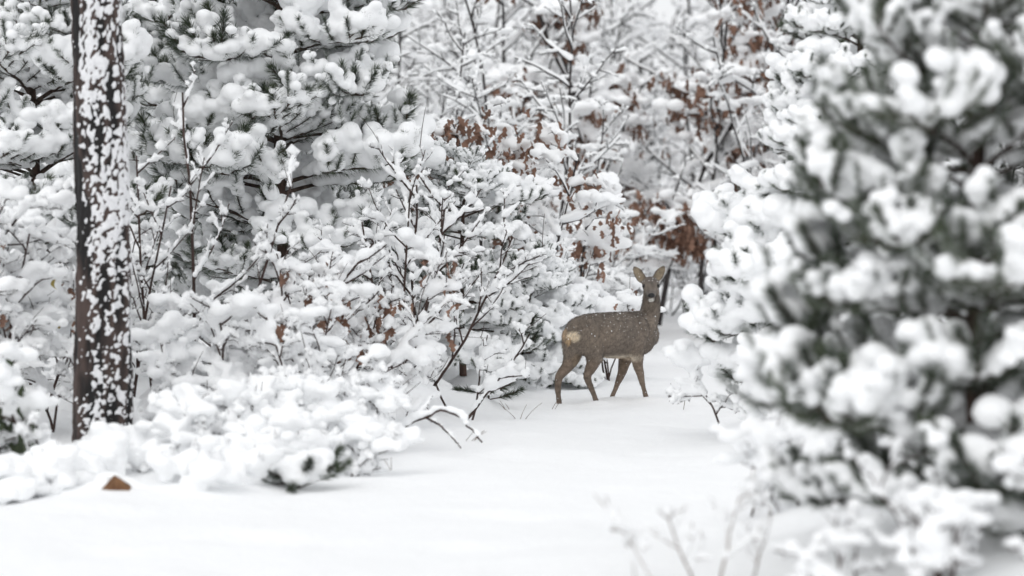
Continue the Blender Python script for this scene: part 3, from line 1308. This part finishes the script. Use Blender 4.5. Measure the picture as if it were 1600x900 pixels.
# ------------------------------------------------------------------ the thick trunk on the near left
def build_big_trunk():
    d = 19.95
    x, y = X(160, d), d
    z0 = gz(x, y) - .12
    root = thing('pine_tree', 'thick dark pine trunk plastered with wet snow, brown bark bare down one side', 'pine tree', (x, y, z0))
    H, nz, na = 7.0, 640, 132
    zs = np.linspace(0, 1, nz) ** 2.4 * H
    r0 = .172
    rad = r0 * (1 - .5 * zs / H) + .10 * np.exp(-zs / .10) * .35
    cx = -.010 * zs + .012 * np.sin(zs * 1.3)
    a = np.linspace(0, 2 * np.pi, na, endpoint=False)
    Zg, Ag = np.meshgrid(zs, a, indexing='ij')
    unit = np.stack([np.cos(Ag), np.sin(Ag), Zg * 0], -1)
    p = np.stack([np.cos(Ag) * r0, np.sin(Ag) * r0, Zg * .38], -1).reshape(-1, 3)
    plate = noise(p, 26, 3, 3, True).reshape(nz, na)
    fine = noise(np.stack([p[:, 0], p[:, 1], p[:, 2] * 2], 1), 90, 4, 2).reshape(nz, na)
    hgt = .013 * np.clip(plate * 1.6, -1, .7) + .003 * fine
    Rr = rad[:, None] + hgt
    V = unit * Rr[..., None]
    V[..., 0] += cx[:, None]
    V[..., 2] = Zg
    idx = np.arange(nz * na).reshape(nz, na)
    q = np.stack([idx[:-1], np.roll(idx, -1, 1)[:-1], np.roll(idx, -1, 1)[1:], idx[1:]], -1).reshape(-1, 4)
    mb = MB()
    mb.add(V.reshape(-1, 3), quads=q)
    me = mb.mesh('trunk', [BARKBIG])
    at = me.color_attributes.new('plate', 'FLOAT_COLOR', 'POINT')
    pv = np.clip(.5 + plate * .9, 0, 1).ravel()
    # flaky red-brown outer bark, coloured darker in the furrows
    at.data.foreach_set('color', np.stack([pv, pv, pv, np.ones_like(pv)], 1).astype(np.float32).ravel())
    tr = link('trunk', me, root)
    # wet snow blown on from one side
    wind = np.cos(Ag - math.radians(-45))             # 1 on the side the snow came from
    pn = np.stack([np.cos(Ag) * r0, np.sin(Ag) * r0, Zg * .8], -1).reshape(-1, 3)
    n1 = noise(pn, 62, 31, 3).reshape(nz, na)
    n2 = noise(pn, 9, 32, 2).reshape(nz, na)
    f = (np.abs(noise(pn, 66, 31, 2)).reshape(nz, na) - .205) * 1.2 + noise(pn, 150, 37, 2).reshape(nz, na) * .40 + n2 * .30 + plate * .25 + np.interp(wind, [-1, -.2, .15, .5, 1], [-1.4, -1.0, -.30, .08, .12])
    th = smooth(-.08, .7, f) * .011
    Rs = Rr + th - .005
    Vs = unit * Rs[..., None]
    Vs[..., 0] += cx[:, None]
    Vs[..., 2] = Zg
    keepv = f > -.12
    keepf = keepv.ravel()[q].any(1)
    used = np.unique(q[keepf])
    remap = np.full(nz * na, -1)
    remap[used] = np.arange(len(used))
    sb = MB()
    sb.add(Vs.reshape(-1, 3)[used], quads=remap[q[keepf]])
    link('snow', sb.mesh('snow', [THINSNOW]), tr, 'stuff')
    rng = random.Random(4)
    for i in range(22):
        zz = rng.uniform(4.9, 6.9)
        put_branch('open', root, (np.interp(zz, zs, cx), 0, zz), rng.uniform(0, 6.28), rng.uniform(-.3, .1),
                   (7.7 - zz) * .6 * rng.uniform(.7, 1.1), rng)
    return root


def m_bigbark(t, b, N, L):
    an = N('ShaderNodeAttribute')
    an.attribute_name = 'plate'
    tc = N('ShaderNodeTexCoord')
    mp = N('ShaderNodeMapping')
    mp.inputs['Scale'].default_value = (1, 1, .35)
    n = N('ShaderNodeTexNoise')
    n.inputs['Scale'].default_value = 30
    n.inputs['Detail'].default_value = 6
    L(tc.outputs['Object'], mp.inputs[0])
    L(mp.outputs[0], n.inputs['Vector'])
    r1 = ramp(t, (.007, .006, .006), (.075, .05, .043), .42, 1.0)
    ml = N('ShaderNodeMath')
    ml.operation = 'MULTIPLY_ADD'
    ml.inputs[1].default_value = .7
    ad = N('ShaderNodeMath')
    ad.operation = 'MULTIPLY'
    ad.inputs[1].default_value = .45
    L(n.outputs['Fac'], ad.inputs[0])
    L(an.outputs['Fac'], ml.inputs[0])
    L(ad.outputs[0], ml.inputs[2])
    L(ml.outputs[0], r1.inputs[0])
    L(r1.outputs[0], b.inputs['Base Color'])
    bp = N('ShaderNodeBump')
    bp.inputs['Strength'].default_value = .7
    bp.inputs['Distance'].default_value = .006
    L(n.outputs['Fac'], bp.inputs['Height'])
    L(bp.outputs[0], b.inputs['Normal'])
    b.inputs['Roughness'].default_value = .85


BARKBIG = material('trunk_bark', m_bigbark)


# ------------------------------------------------------------------ compose
def mound(label, name, px, d, blobset, seed, cat='snow mound', voxel=.02, extra=None):
    """a thing wholly under snow"""
    x, y = X(px, d), d
    root = thing(name, label, cat, (x, y, gz(x, y)))
    return root


build_ground()
build_deer()
build_big_trunk()

def seedling(label, px, py, hgt, ntuft, cap, seed):
    rs = np.random.RandomState(seed)
    c = ground_hit(px, py)
    if not TUFTS:
        tuft_meshes()
    root = thing('pine_seedling', label, 'seedling', (c[0], c[1], c[2] - .04))
    mb = MB()
    pts = resample(np.array([[0, 0, -.02], [.01, 0, hgt * .6], [.0, .01, hgt]]), 6)
    tubes(mb, pts[None], np.linspace(.009, .005, 6)[None], 6)
    cen, rad = [], []
    for i in range(ntuft):
        a = i * 2.4 + rs.uniform(-.3, .3)
        f = .35 + .65 * i / ntuft
        d = np.array([math.cos(a), math.sin(a), rs.uniform(-.05, .45)])
        d /= np.linalg.norm(d)
        p = np.array([0, 0, hgt * f * .8])
        q = p + d * hgt * .85
        tubes(mb, resample(np.array([p, q]), 4)[None], np.full((1, 4), .004), 4)
        o = link('needle_tuft', TUFTS[i % 6], root)
        o.matrix_local = Matrix.Translation(Vector(q)) @ Vector((1, 0, 0)).rotation_difference(Vector(d)).to_matrix().to_4x4()
        for k in range(3):
            rr = cap * rs.uniform(.55, 1.0)
            e = p + d * hgt * rs.uniform(.4, 1.0)
            cen.append(e + [rs.normal(0, .02), rs.normal(0, .02), .02 + rr * .6])
            rad.append([rr * 1.15, rr * 1.15, rr * .7])
    link('stem', mb.mesh('stem', [PINETWIG]), root)
    cen += [np.array([0, 0, hgt + cap * .4]), np.array([cap * .7, -.02, hgt * .8])]
    rad += [[cap * 1.2, cap * 1.2, cap * .8]] * 2
    sb = MB()
    blobs(sb, cen, rad)
    link('snow', remesh(sb, 'snow', [SNOW], .014, 2, .006, 16, seed), root, 'stuff')


# --- pines -----------------------------------------------------------------
pine('out of focus young pine with open dark boughs, nearest of all the pines', 1530, 14.0, 3.15,
     E((0, .8), (.25, .88), (.6, .9), (1.2, .76), (1.5, .72), (1.82, .66), (2.1, .38), (2.6, .3), (3.1, .2)),
     'near', 3, tr=.036, gap=.27, per=6, zmin=.1, tilt0=.12, tj=.28)
pine('bushy pine almost wholly buried in snow pillows, standing behind the dark blurred pine', 1345, 21.0, 3.1,
     E((0, .6), (.3, .76), (.9, .84), (1.25, .70), (1.7, .52), (2.3, .42), (2.7, .25), (3.1, .1)),
     'heavy', 5, tr=.04, gap=.24, per=6, zmin=.12, face=lambda a: 1.16 if math.cos(a) < -.6 else 1.0)
pine('tall pine with a bare reddish stem showing between snow laden boughs, right of two neighbours', 440, 25.0, 5.0,
     E((0, .6), (.6, .85), (1.2, 1.0), (2, .95), (2.6, .92), (3.2, .85), (4, .6), (5, .2)),
     'mix', 7, tr=.042, gap=.32, per=5, zmin=.3, tilt0=.1, tj=.26)
pine('slimmer pine with its stem close behind the taller bare stemmed pine', 352, 26.4, 4.6,
     E((0, .7), (1, .85), (2, .85), (3, .72), (4, .5), (4.6, .2)), 'mix', 9, tr=.035, gap=.36, per=4, zmin=.4, tilt0=.1, tj=.26)
pine('dark green pine with upright shoots behind the shrub beside the thick trunk', 55, 24.0, 3.6,
     E((0, .6), (1, .85), (2, .8), (2.6, .65), (3.6, .2)), 'mix', 12, tr=.035, gap=.28, per=5, zmin=.3, tilt0=.12, tj=.26)
pine('pine with dark shoots half hidden just past the thick snow plastered trunk', 232, 27.5, 4.2,
     E((0, .7), (1, .9), (2, .9), (3, .7), (4.2, .2)), 'mix', 14, tr=.035, gap=.34, per=5, zmin=.5)
pine('low pine with flat snow decks and green shoots behind the thin stemmed sapling', 725, 25.6, 1.55,
     E((0, .45), (.3, .55), (.8, .5), (1.2, .55), (1.55, .25)), 'mix', 16, tr=.022, gap=.22, per=5, zmin=.15)
pine('stunted pine pressed under snow between the sapling and the rump of the deer', 825, 27.2, 1.0,
     E((0, .5), (.3, .6), (.6, .5), (1.0, .25)), 'heavy', 18, tr=.02, gap=.17, per=5, zmin=.1)
seedling('tiny half buried pine seedling with a snow cap at the edge of the path', 465, 764, .15, 11, .070, 20)
seedling('small pine shoot lying on the snow at the foot of the sapling', 762, 622, .10, 5, .035, 22)
pine('tall frosted pine rising beyond the dark blurred pine', 1400, 33.0, 5.5,
     E((0, .9), (2, 1.1), (4, .8), (5.5, .2)), 'open', 24, tr=.05, gap=.42, per=5, zmin=.8)

# --- oaks keeping their brown leaves ---------------------------------------
OAK = dict(levels=3, kids=(13, 5, 3), t0=(.22, .3, .3), ang=(.6, 1.15), ratio=.36, wig=.10, up=(.2, .05, -.05, -.2))
bush('tallest young oak with many hanging brown leaves and dark stems behind the deer', 1010, 38.5, 41,
     [(-.1, 0, (-.10, 0, 1), 4.6, .036), (.14, .1, (.10, .05, 1), 4.5, .034), (-.5, .2, (-.18, .1, 1), 4.2, .028),
      (.6, .2, (.14, 0, 1), 4.4, .028)],
     OAK, .036, None, .9, 'oak_tree', 'oak tree', OAKBARK, pads=80, padr=.11,
     leaves=('brown', 1700, 290, 1.15, lambda p: 1.2 < p[2] < 4.0, 240, .09))
bush('low spreading oak with a thick cluster of brown leaves above the ears of the deer', 965, 36.5, 42,
     [(0, 0, (.1, 0, 1), 1.7, .018), (-.25, 0, (-.25, 0, 1), 1.7, .018), (.2, 0, (.28, 0, 1), 1.6, .016)],
     dict(OAK, kids=(9, 4, 3), ratio=.42), .028, None, .9, 'oak_bush', 'oak bush', OAKBARK, pads=30, padr=.07,
     leaves=('brown', 560, 280, 1.2, lambda p: .8 < p[2] < 1.6, 60, .10))
bush('oak bush with red brown leaves leaning behind the thin stemmed sapling', 760, 28.2, 43,
     [(0, 0, (-.05, 0, 1), 2.0, .018), (-.2, 0, (-.35, 0, 1), 1.9, .016), (.25, .1, (.35, 0, 1), 1.8, .016)],
     dict(OAK, kids=(9, 4, 3), ratio=.42), .028, None, .9, 'oak_bush', 'oak bush', OAKBARK, pads=28, padr=.07,
     leaves=('brown', 480, 260, 1.0, lambda p: 1.35 < p[2] < 2.1, 14, .12))
bush('oak bush with a flat snow deck over dull brown leaves left of the deer', 870, 29.4, 44,
     [(0, 0, (-.1, 0, 1), 1.55, .016), (.2, 0, (.2, 0, 1), 1.5, .016), (-.3, .1, (-.35, 0, 1), 1.5, .014)],
     dict(OAK, kids=(8, 4, 3), ratio=.42), .03, None, .92, 'oak_bush', 'oak bush', OAKBARK, pads=34, padr=.08,
     leaves=('brown', 300, 260, 1.0, lambda p: .95 < p[2] < 1.5, 14, .12))
bush('slender oak with sparse brown leaves near the snow buried pine', 1115, 39.5, 45,
     [(0, 0, (.02, 0, 1), 4.4, .026), (.4, .1, (.12, 0, 1), 4.2, .024), (.95, .3, (.08, 0, 1), 4.4, .024)],
     dict(OAK, kids=(11, 4, 3)), .030, None, .9, 'oak_tree', 'oak tree', OAKBARK, pads=40, padr=.07,
     leaves=('brown', 420, 260, 1.0, lambda p: 1.4 < p[2] < 3.8, 70, .09))
bush('round red leaved bush under one snow cap behind the back of the deer', 952, 27.6, 46,
     fan(5, 46, .78, .008, .35, .08), dict(kids=(6, 4, 2), ratio=.5), .03, .022, .95, 'leafy_bush', 'bush', TWIG,
     pads=16, padr=.075, leaves=('brown', 110, 110, .8, lambda p: .5 < p[2] < 1.0))

# --- thin stemmed sapling and shrubs on the left bank -----------------------
SHRUB = dict(levels=3, kids=(8, 4, 2), ratio=.5, ang=(.5, 1.05), wig=.13, rmin=.0032, up=(.25, -.10, -.15, -.05))
bush('sapling with several thin dark stems spreading upward under finger thick snow', 640, 23.4, 51,
     [(0, 0, (.28, 0, 1), 1.5, .016), (.03, .03, (.02, 0, 1), 1.55, .014), (-.05, .05, (-.35, .1, 1), 1.3, .012),
      (.06, -.03, (.75, -.05, .9), 1.35, .012), (0, .05, (-.12, .1, 1), 1.5, .011)],
     dict(levels=3, kids=(7, 4, 2), ratio=.48, ang=(.5, .95), wig=.06, up=(.5, .35, .2, 0)), .030, .016, .85,
     'young_sapling', 'sapling', TWIG)
bush('low bent twigs arching over the snow between sapling and deer', 725, 23.0, 52,
     [(0, 0, (.5, 0, .6), .75, .010), (.05, 0, (.35, 0, .9), .6, .008), (-.2, 0, (-.2, 0, 1), .55, .008)],
     dict(levels=2, kids=(5, 3, 2), ratio=.5), .034, .016, .85, 'snowy_shrub', 'shrub', TWIG)
bush('shrub with tall straight reddish stems and long snow fingers beside the thick trunk', 300, 21.9, 53,
     [(0, 0, (.02, 0, 1), 2.1, .014), (-.25, .1, (-.1, 0, 1), 1.7, .012), (.15, -.05, (.75, 0, .8), 1.5, .014),
      (.1, .1, (.35, 0, 1), 1.6, .012), (-.4, .1, (.1, 0, 1), 1.5, .011), (.3, 0, (.95, 0, .75), 1.2, .013)],
     dict(levels=3, kids=(7, 4, 2), ratio=.34, ang=(.55, .95), wig=.05, up=(.4, .3, .2, 0)), .030, .016, .9,
     'tall_shrub', 'shrub', TWIG)
bush('shrub with curled rusty leaves under thick snow heads on the left bank', 535, 21.8, 54,
     fan(8, 54, .92, .010, .5, .22), SHRUB, .029, .018, .95, 'snowy_shrub', 'shrub', TWIG, zoff=-.09, pads=8, padr=.065,
     leaves=('brown', 240, 240, .9, lambda p: .35 < p[2] < .95))
bush('dense white shrub of crossing twigs right of the tall straight stemmed shrub', 415, 21.2, 55,
     fan(9, 55, .85, .010, .55, .25), SHRUB, .029, .017, .95, 'snowy_shrub', 'shrub', TWIG, zoff=-.09, pads=6, padr=.06)
bush('heavily buried low shrub of rounded snow heads in front of the tall straight stemmed shrub', 325, 20.9, 56,
     fan(8, 56, .62, .008, .6, .25), SHRUB, .029, .018, .95, 'snowy_shrub', 'shrub', TWIG, zoff=-.09, pads=10, padr=.075)
bush('low spreading shrub with bare twig tips leaning over the edge of the path', 525, 20.4, 57,
     fan(8, 57, .52, .007, .8, .22, (.1, 0)), SHRUB, .026, .016, .92, 'snowy_shrub', 'shrub', TWIG, zoff=-.09, pads=6, padr=.06)
bush('small shrub buried to its tips behind the pine seedling', 410, 19.3, 58,
     fan(7, 58, .45, .007, .7, .25), SHRUB, .028, .017, .95, 'snowy_shrub', 'shrub', TWIG, zoff=-.09, pads=8, padr=.065)
bush('shrub mound of fine twigs at the foot of the pines behind the rusty leaved shrub', 590, 23.6, 59,
     fan(7, 59, .62, .008, .6, .25), SHRUB, .029, .018, .95, 'snowy_shrub', 'shrub', TWIG, zoff=-.09, pads=6, padr=.07)
bush('upright white shrub filling the gap between the tall stemmed shrub and the pines', 480, 23.4, 60,
     fan(7, 60, .85, .009, .5, .3), SHRUB, .029, .018, .95, 'snowy_shrub', 'shrub', TWIG, zoff=-.09, pads=5, padr=.065)
bush('long twiggy shrub standing right behind the thick trunk', 200, 22.6, 61,
     fan(7, 61, 1.15, .010, .4, .25), SHRUB, .029, .018, .95, 'snowy_shrub', 'shrub', TWIG, zoff=-.09, pads=6, padr=.065)
# broken bough arching down onto the path
def build_bough():
    d = 20.5
    a = [P(px, py, dd) for px, py, dd in ((590, 692, d), (612, 676, d), (640, 662, d - .02), (668, 650, d - .04), (692, 640, d - .05),
                                          (716, 650, d - .08), (738, 672, d - .1), (752, 692, d - .1))]
    b = [P(px, py, dd) for px, py, dd in ((664, 652, d), (688, 665, d - .1), (708, 684, d - .16), (722, 702, d - .2))]
    c = [P(px, py, dd) for px, py, dd in ((640, 662, d), (662, 640, d + .05), (676, 618, d + .1))]
    o0 = np.array(a[0])
    o0[2] = gz(o0[0], o0[1])
    root = thing('fallen_bough', 'broken bough arching from the bank down onto the path, dark bark showing below its snow', 'bough', o0)
    rs = np.random.RandomState(3)
    for pts, r0, sr in ((a, .0105, .026), (b, .0075, .013), (c, .006, .014)):
        p = resample(np.array(pts), 24) - o0 + rs.normal(0, .003, (24, 3))
        wb, sb = MB(), MB()
        tubes(wb, p[None], np.linspace(r0, r0 * .5, 24)[None], 6)
        bo = link('branch', wb.mesh('branch', [TWIG]), root)
        q = p[2:-1:1]
        rr = sr * rs.uniform(.55, 1.25, len(q)) * np.linspace(1.1, .6, len(q))
        blobs(sb, q + np.array([0, 0, 1]) * (r0 * .8 + rr * .75)[:, None], np.stack([rr * 1.3, rr * 1.1, rr * .95], 1))
        link('snow', remesh(sb, 'snow', [SNOW], .010, 2, .004, 30, 7), bo, 'stuff')


build_bough()

for i, (px, d, lab) in enumerate([
        (335, 19.3, 'low shrub pressed flat under snow to the right of the broken stump'),
        (345, 18.9, 'snow smothered twigs low on the bank left of the pine seedling'),
        (490, 19.2, 'snow smothered twigs at the edge of the path right of the pine seedling'),
        (560, 22.2, 'low snow heads behind the broken bough'),
        (420, 20.1, 'bank shrub with rounded snow heads above the pine seedling'),
        (255, 20.6, 'bank shrub tucked close to the right side of the thick trunk'),
        (500, 20.3, 'bank shrub below the rusty leaved shrub')]):
    bush(lab, px, d, 400 + i, fan(9, 400 + i, .44, .006, .8, .2), dict(SHRUB, kids=(6, 3, 2)), .030, .02, .92,
         'low_shrub', 'shrub', TWIG, pads=7, padr=.065, zoff=-.12)
for i, (px, d, L_, lab) in enumerate([
        (285, 18.5, .22, 'low snow heap over twigs just right of the broken stump'),
        (340, 18.1, .24, 'flat snow heap over twigs at the near end of the left bank'),
        (15, 18.0, .20, 'twiggy snow heap left of the broken stump'),
        (-50, 17.5, .28, 'twiggy shrub at the near left end of the path'),
        (425, 18.9, .22, 'snow covered twigs behind the pine seedling')]):
    bush(lab, px, d, 500 + i, fan(9, 500 + i, L_, .006, .9, .2), dict(SHRUB, kids=(6, 3, 2)), .026, .018, .9,
         'low_shrub', 'shrub', TWIG, pads=6, padr=.07, zoff=-.07, bare=8)
# --- near bush left of the trunk -------------------------------------------
bush('tall shrub dotted with small yellow leaves just behind the thick trunk', 0, 20.6, 71,
     fan(9, 71, 1.35, .011, .2, .18), dict(SHRUB, kids=(9, 4, 2), ratio=.34), .030, .02, .95, 'leafy_shrub', 'shrub', TWIG, zoff=-.09, pads=6, padr=.08,
     leaves=('yellow', 46, 46, .75, lambda p: .4 < p[2] < 1.3))
bush('dark leaved evergreen shrub under round snow heads before the yellow leaved shrub', 0, 18.6, 72,
     fan(7, 72, .85, .010, .22, .15), dict(SHRUB, kids=(7, 4, 3), ratio=.38), .036, .02, .95, 'evergreen_shrub', 'shrub', TWIG, zoff=-.09, pads=6, padr=.08,
     leaves=('green', 280, 280, .85, lambda p: .1 < p[2] < .95))
bush('low arching twigs in front of the foot of the thick trunk', -10, 18.6, 73,
     fan(5, 73, .4, .008, .9, .2, (.3, 0)), dict(SHRUB, kids=(5, 3, 2)), .040, .018, .9, 'snowy_shrub', 'shrub', TWIG, zoff=-.09, pads=5, padr=.08)
bush('white topped shrub leaning in at the outer edge of the yellow leaved shrub', -35, 21.2, 74,
     fan(7, 74, 1.5, .011, .3, .25), dict(SHRUB, kids=(8, 5, 3)), .040, .02, .95, 'snowy_shrub', 'shrub', TWIG, zoff=-.09, pads=7, padr=.08,
     leaves=('brown', 120, 120, .8, lambda p: .8 < p[2] < 1.5))

# --- near right, blurred ----------------------------------------------------
bush('blurred low twigs with thin snow along the near edge of the path', 1090, 13.6, 81,
     [(0, 0, (-.15, 0, 1), .36, .006), (.08, 0, (.1, 0, 1), .42, .006), (-.15, .1, (-.5, 0, .9), .34, .005),
      (.2, .05, (.3, 0, 1), .36, .006)],
     dict(levels=2, kids=(4, 2, 2), ratio=.5, wig=.10), .017, None, .9, 'bare_twigs', 'twigs', STRAW)
bush('blurred dry stems sticking out of the snow at the near middle of the path', 965, 12.6, 82,
     [(0, 0, (.1, 0, 1), .26, .0045), (-.08, 0, (-.5, 0, .8), .22, .004), (.06, 0, (.35, 0, .9), .2, .004)],
     dict(levels=1, kids=(3, 2), ratio=.5, wig=.08), .007, None, .7, 'dry_stems', 'dry stems', STRAW)
bush('blurred snow crusted shrub in front of the dark pine', 1420, 13.0, 83,
     fan(6, 83, .36, .007, .7, .2), dict(SHRUB, kids=(5, 3, 2)), .020, .014, .9, 'snowy_shrub', 'shrub', TWIG, pads=3, padr=.05, zoff=-.06)
bush('blurred shrub with forked white twigs at the near corner below the dark pine', 1560, 12.7, 84,
     fan(7, 84, .50, .008, .6, .2), dict(SHRUB, kids=(5, 3, 2)), .022, .014, .9, 'snowy_shrub', 'shrub', TWIG, pads=4, padr=.05, zoff=-.06)
bush('pale shrub under soft snow between the snow buried pine and the dark pine', 1275, 16.4, 85,
     fan(8, 85, .50, .008, .7, .2), dict(SHRUB, kids=(6, 3, 2)), .026, .017, .9, 'snowy_shrub', 'shrub', TWIG, pads=5, padr=.07, zoff=-.1)
bush('rounded snowy shrub where the path bends behind the shoulder of the snow buried pine', 1240, 21.6, 86,
     fan(7, 86, .5, .007, .8, .25), dict(SHRUB, kids=(6, 4, 2)), .034, .018, .92, 'snowy_shrub', 'shrub', TWIG, pads=6, padr=.08, zoff=-.1)

# --- dark twiggy thicket behind the head of the deer -------------------------
for i, (px, d, lab) in enumerate([(1000, 40.5, 'thicket of fine dark twigs thinly snowed, straight behind the face of the deer'),
                                  (1092, 42.5, 'thicket of fine dark twigs thinly snowed, beside the tip of the snow buried pine'),
                                  (915, 35.0, 'thicket of fine dark twigs thinly snowed, above the back of the deer'),
                                  (1050, 41.5, 'thicket of fine dark twigs thinly snowed, between two dark oak stems'),
                                  (840, 32.5, 'thicket of fine dark twigs thinly snowed, above the stunted pine')]):
    bush(lab, px, d, 90 + i, fan(8, 90 + i, 1.35, .012, .75, .35),
         dict(levels=3, kids=(7, 4, 3), ratio=.48, ang=(.5, 1.2), wig=.12, up=(.1, -.2, -.2, -.1)), .017, None, .75,
         'twig_thicket', 'thicket', OAKBARK, pads=12, padr=.06, group='dark twiggy thickets at the bend')

# --- white thicket filling the back -----------------------------------------
SAP = dict(levels=3, kids=(15, 5, 3), ratio=.34, ang=(.55, 1.15), wig=.09, up=(.15, .12, .05, 0), t0=(.10, .2, .3))
BG = []
for s in range(6):
    r_, _ = bush('slender bare sapling crusted white in the thicket at the back', 0, 0, 200 + s,
                 [(0, 0, (.05 * (s - 3), 0, 1), 4.3, .026), (.2, .1, (.25, .05, 1), 3.2, .017), (-.2, .05, (-.28, 0, 1), 2.9, .016)],
                 SAP, .025, None, .85, 'bare_sapling', 'sapling', OAKBARK, pads=11, padr=.08,
                 group='bare saplings of the white thicket at the back', loc=(0, -500, 0), k=5)
    KIDS[r_.name] = list(r_.children)
    for c in r_.children:
        KIDS[c.name] = list(c.children)
    BG.append([r_, False])
rng = random.Random(77)


def put_sap(x, y, sc, rz, i, row):
    e = BG[i % 6]
    if e[1]:
        o = copy_tree(e[0])
    else:
        o = e[0]
        e[1] = True
    o.location = (x, y, gz(x, y) - .05)
    o['label'], o['group'] = ROWS[row]
    o.rotation_euler = (0, 0, rz)
    o.scale = (sc, sc, sc * rng.uniform(.9, 1.1))


ROWS = [('slender white crusted sapling in the front rows of the thicket, just behind the oaks', 'white saplings just behind the oaks'),
        ('white crusted sapling in the middle rows of the thicket, beyond the bend of the path', 'white saplings in the middle of the thicket'),
        ('tall pale sapling in the last rows of the thicket, far behind everything else', 'tall white saplings at the far back')]
n = 0
for y0, step, sc in ((33, .95, .85), (36, .95, .95), (40, 1.05, 1.05), (45.5, 1.15, 1.15), (53, 1.6, 1.4), (63, 2.4, 1.7)):
    half = y0 * .149 + 2.2
    x = -half
    while x < half:
        yy = y0 + rng.uniform(-1.2, 1.2)
        l, r = path_edges(np.array([yy]))
        if not (yy < 45 and l[0] - .2 < x < r[0] + .2) and not (yy < 43.5 and 855 < 800 + x / yy * FPX < 1260):
            put_sap(x, yy, sc * rng.uniform(.85, 1.15), rng.uniform(0, 6.28), n, 0 if y0 < 38 else (1 if y0 < 50 else 2))
            n += 1
        x += step * rng.uniform(.75, 1.25)

# --- little things ------------------------------------------------------------
def build_stump():
    d = 18.3
    c = ground_hit(181, 766) + [0, 0, .015]
    x, y = c[0], c[1]
    mb = MB()
    rs = np.random.RandomState(8)
    base = np.array([[-.10, -.04, -.06], [.08, -.06, -.06], [.10, .05, -.06], [-.07, .06, -.06],
                     [-.092, -.03, -.030], [.080, -.05, -.028], [.072, .03, .010], [-.010, .015, .064], [.028, -.035, .040]])
    F4 = [[0, 1, 5, 4], [1, 2, 6, 5], [2, 3, 7, 6], [3, 0, 4, 7]]
    F3 = [[4, 5, 8], [5, 6, 8], [6, 7, 8], [7, 4, 8]]
    mb.add(base, quads=F4, tris=F3)
    me = mb.mesh('wood', [WOOD], False)
    root = thing('broken_stump', 'small broken stump of orange brown wood poking out of the snow by the thick trunk', 'stump', (x, y, c[2]))
    o = link('wood', me, root)
    md = o.modifiers.new('b', 'BEVEL')
    md.width = .004
    md.segments = 2
    sb = MB()
    blobs(sb, [[.0, .09, .0], [-.10, .08, -.03], [.10, .09, -.03], [.03, .12, .0], [-.16, .02, -.07], [.17, .02, -.07], [-.05, .16, .02], [-.2, .1, -.05], [.2, .12, -.05], [-.02, .045, .05]],
          [[.08, .05, .05], [.09, .06, .06], [.09, .06, .05], [.08, .07, .05], [.10, .07, .04], [.10, .07, .04], [.09, .08, .05], [.12, .1, .05], [.12, .1, .05], [.045, .03, .022]])
    link('snow', remesh(sb, 'snow', [SNOW], .012, 3, .004, 18, 2), root, 'stuff')


build_stump()


def stem(label, px, py, seed, ln, n=1, lean=.3, group=None):
    rs = np.random.RandomState(seed)
    x, y, z = ground_hit(px, py)
    root = thing('dry_grass', label, 'dry grass', (x, y, z - .01), 0, group)
    for i in range(n):
        mb = MB()
        t = np.linspace(0, 1, 7)[:, None]
        a = np.array([rs.normal(0, lean), rs.normal(0, lean * .5), 1])
        a /= np.linalg.norm(a)
        L_ = ln * rs.uniform(.6, 1.1)
        p = np.array([rs.normal(0, .02), rs.normal(0, .02), 0]) + a * L_ * t + np.array([a[0], a[1], -.3]) * L_ * .35 * t ** 2
        tubes(mb, p[None], np.linspace(.0022, .0011, 7)[None], 4)
        link('stalk', mb.mesh('stalk', [STRAW]), root)


for i, (px, py, ln, n_, lab) in enumerate([
        (812, 655, .16, 3, 'few thin dry grass stems on the path left of the hind hooves'),
        (858, 640, .12, 2, 'pair of thin dry stems just behind the hind hooves'),
        (868, 565, .22, 2, 'thin red stems rising by the rump of the deer'),
        (788, 640, .10, 3, 'short dry blades at the foot of the small pine shoot'),
        (735, 690, .11, 4, 'dry brown seed stems at the tip of the broken bough'),
        (1070, 640, .10, 2, 'two short stalks on the snow in front of the chest of the deer'),
        (1148, 612, .18, 3, 'small bare twig at the foot of the snow buried pine'),
        (610, 735, .12, 3, 'thin stalks in the snow below the broken bough')]):
    stem(lab, px, py, 300 + i, ln, n_, .45)

# prototypes that were not needed
for k in PROTO:
    for o, used in PROTO[k]:
        if not used:
            for c in KIDS.get(o.name, []):
                bpy.data.objects.remove(c)
            bpy.data.objects.remove(o)
if TMP is not None:
    bpy.data.scenes.remove(TMP)
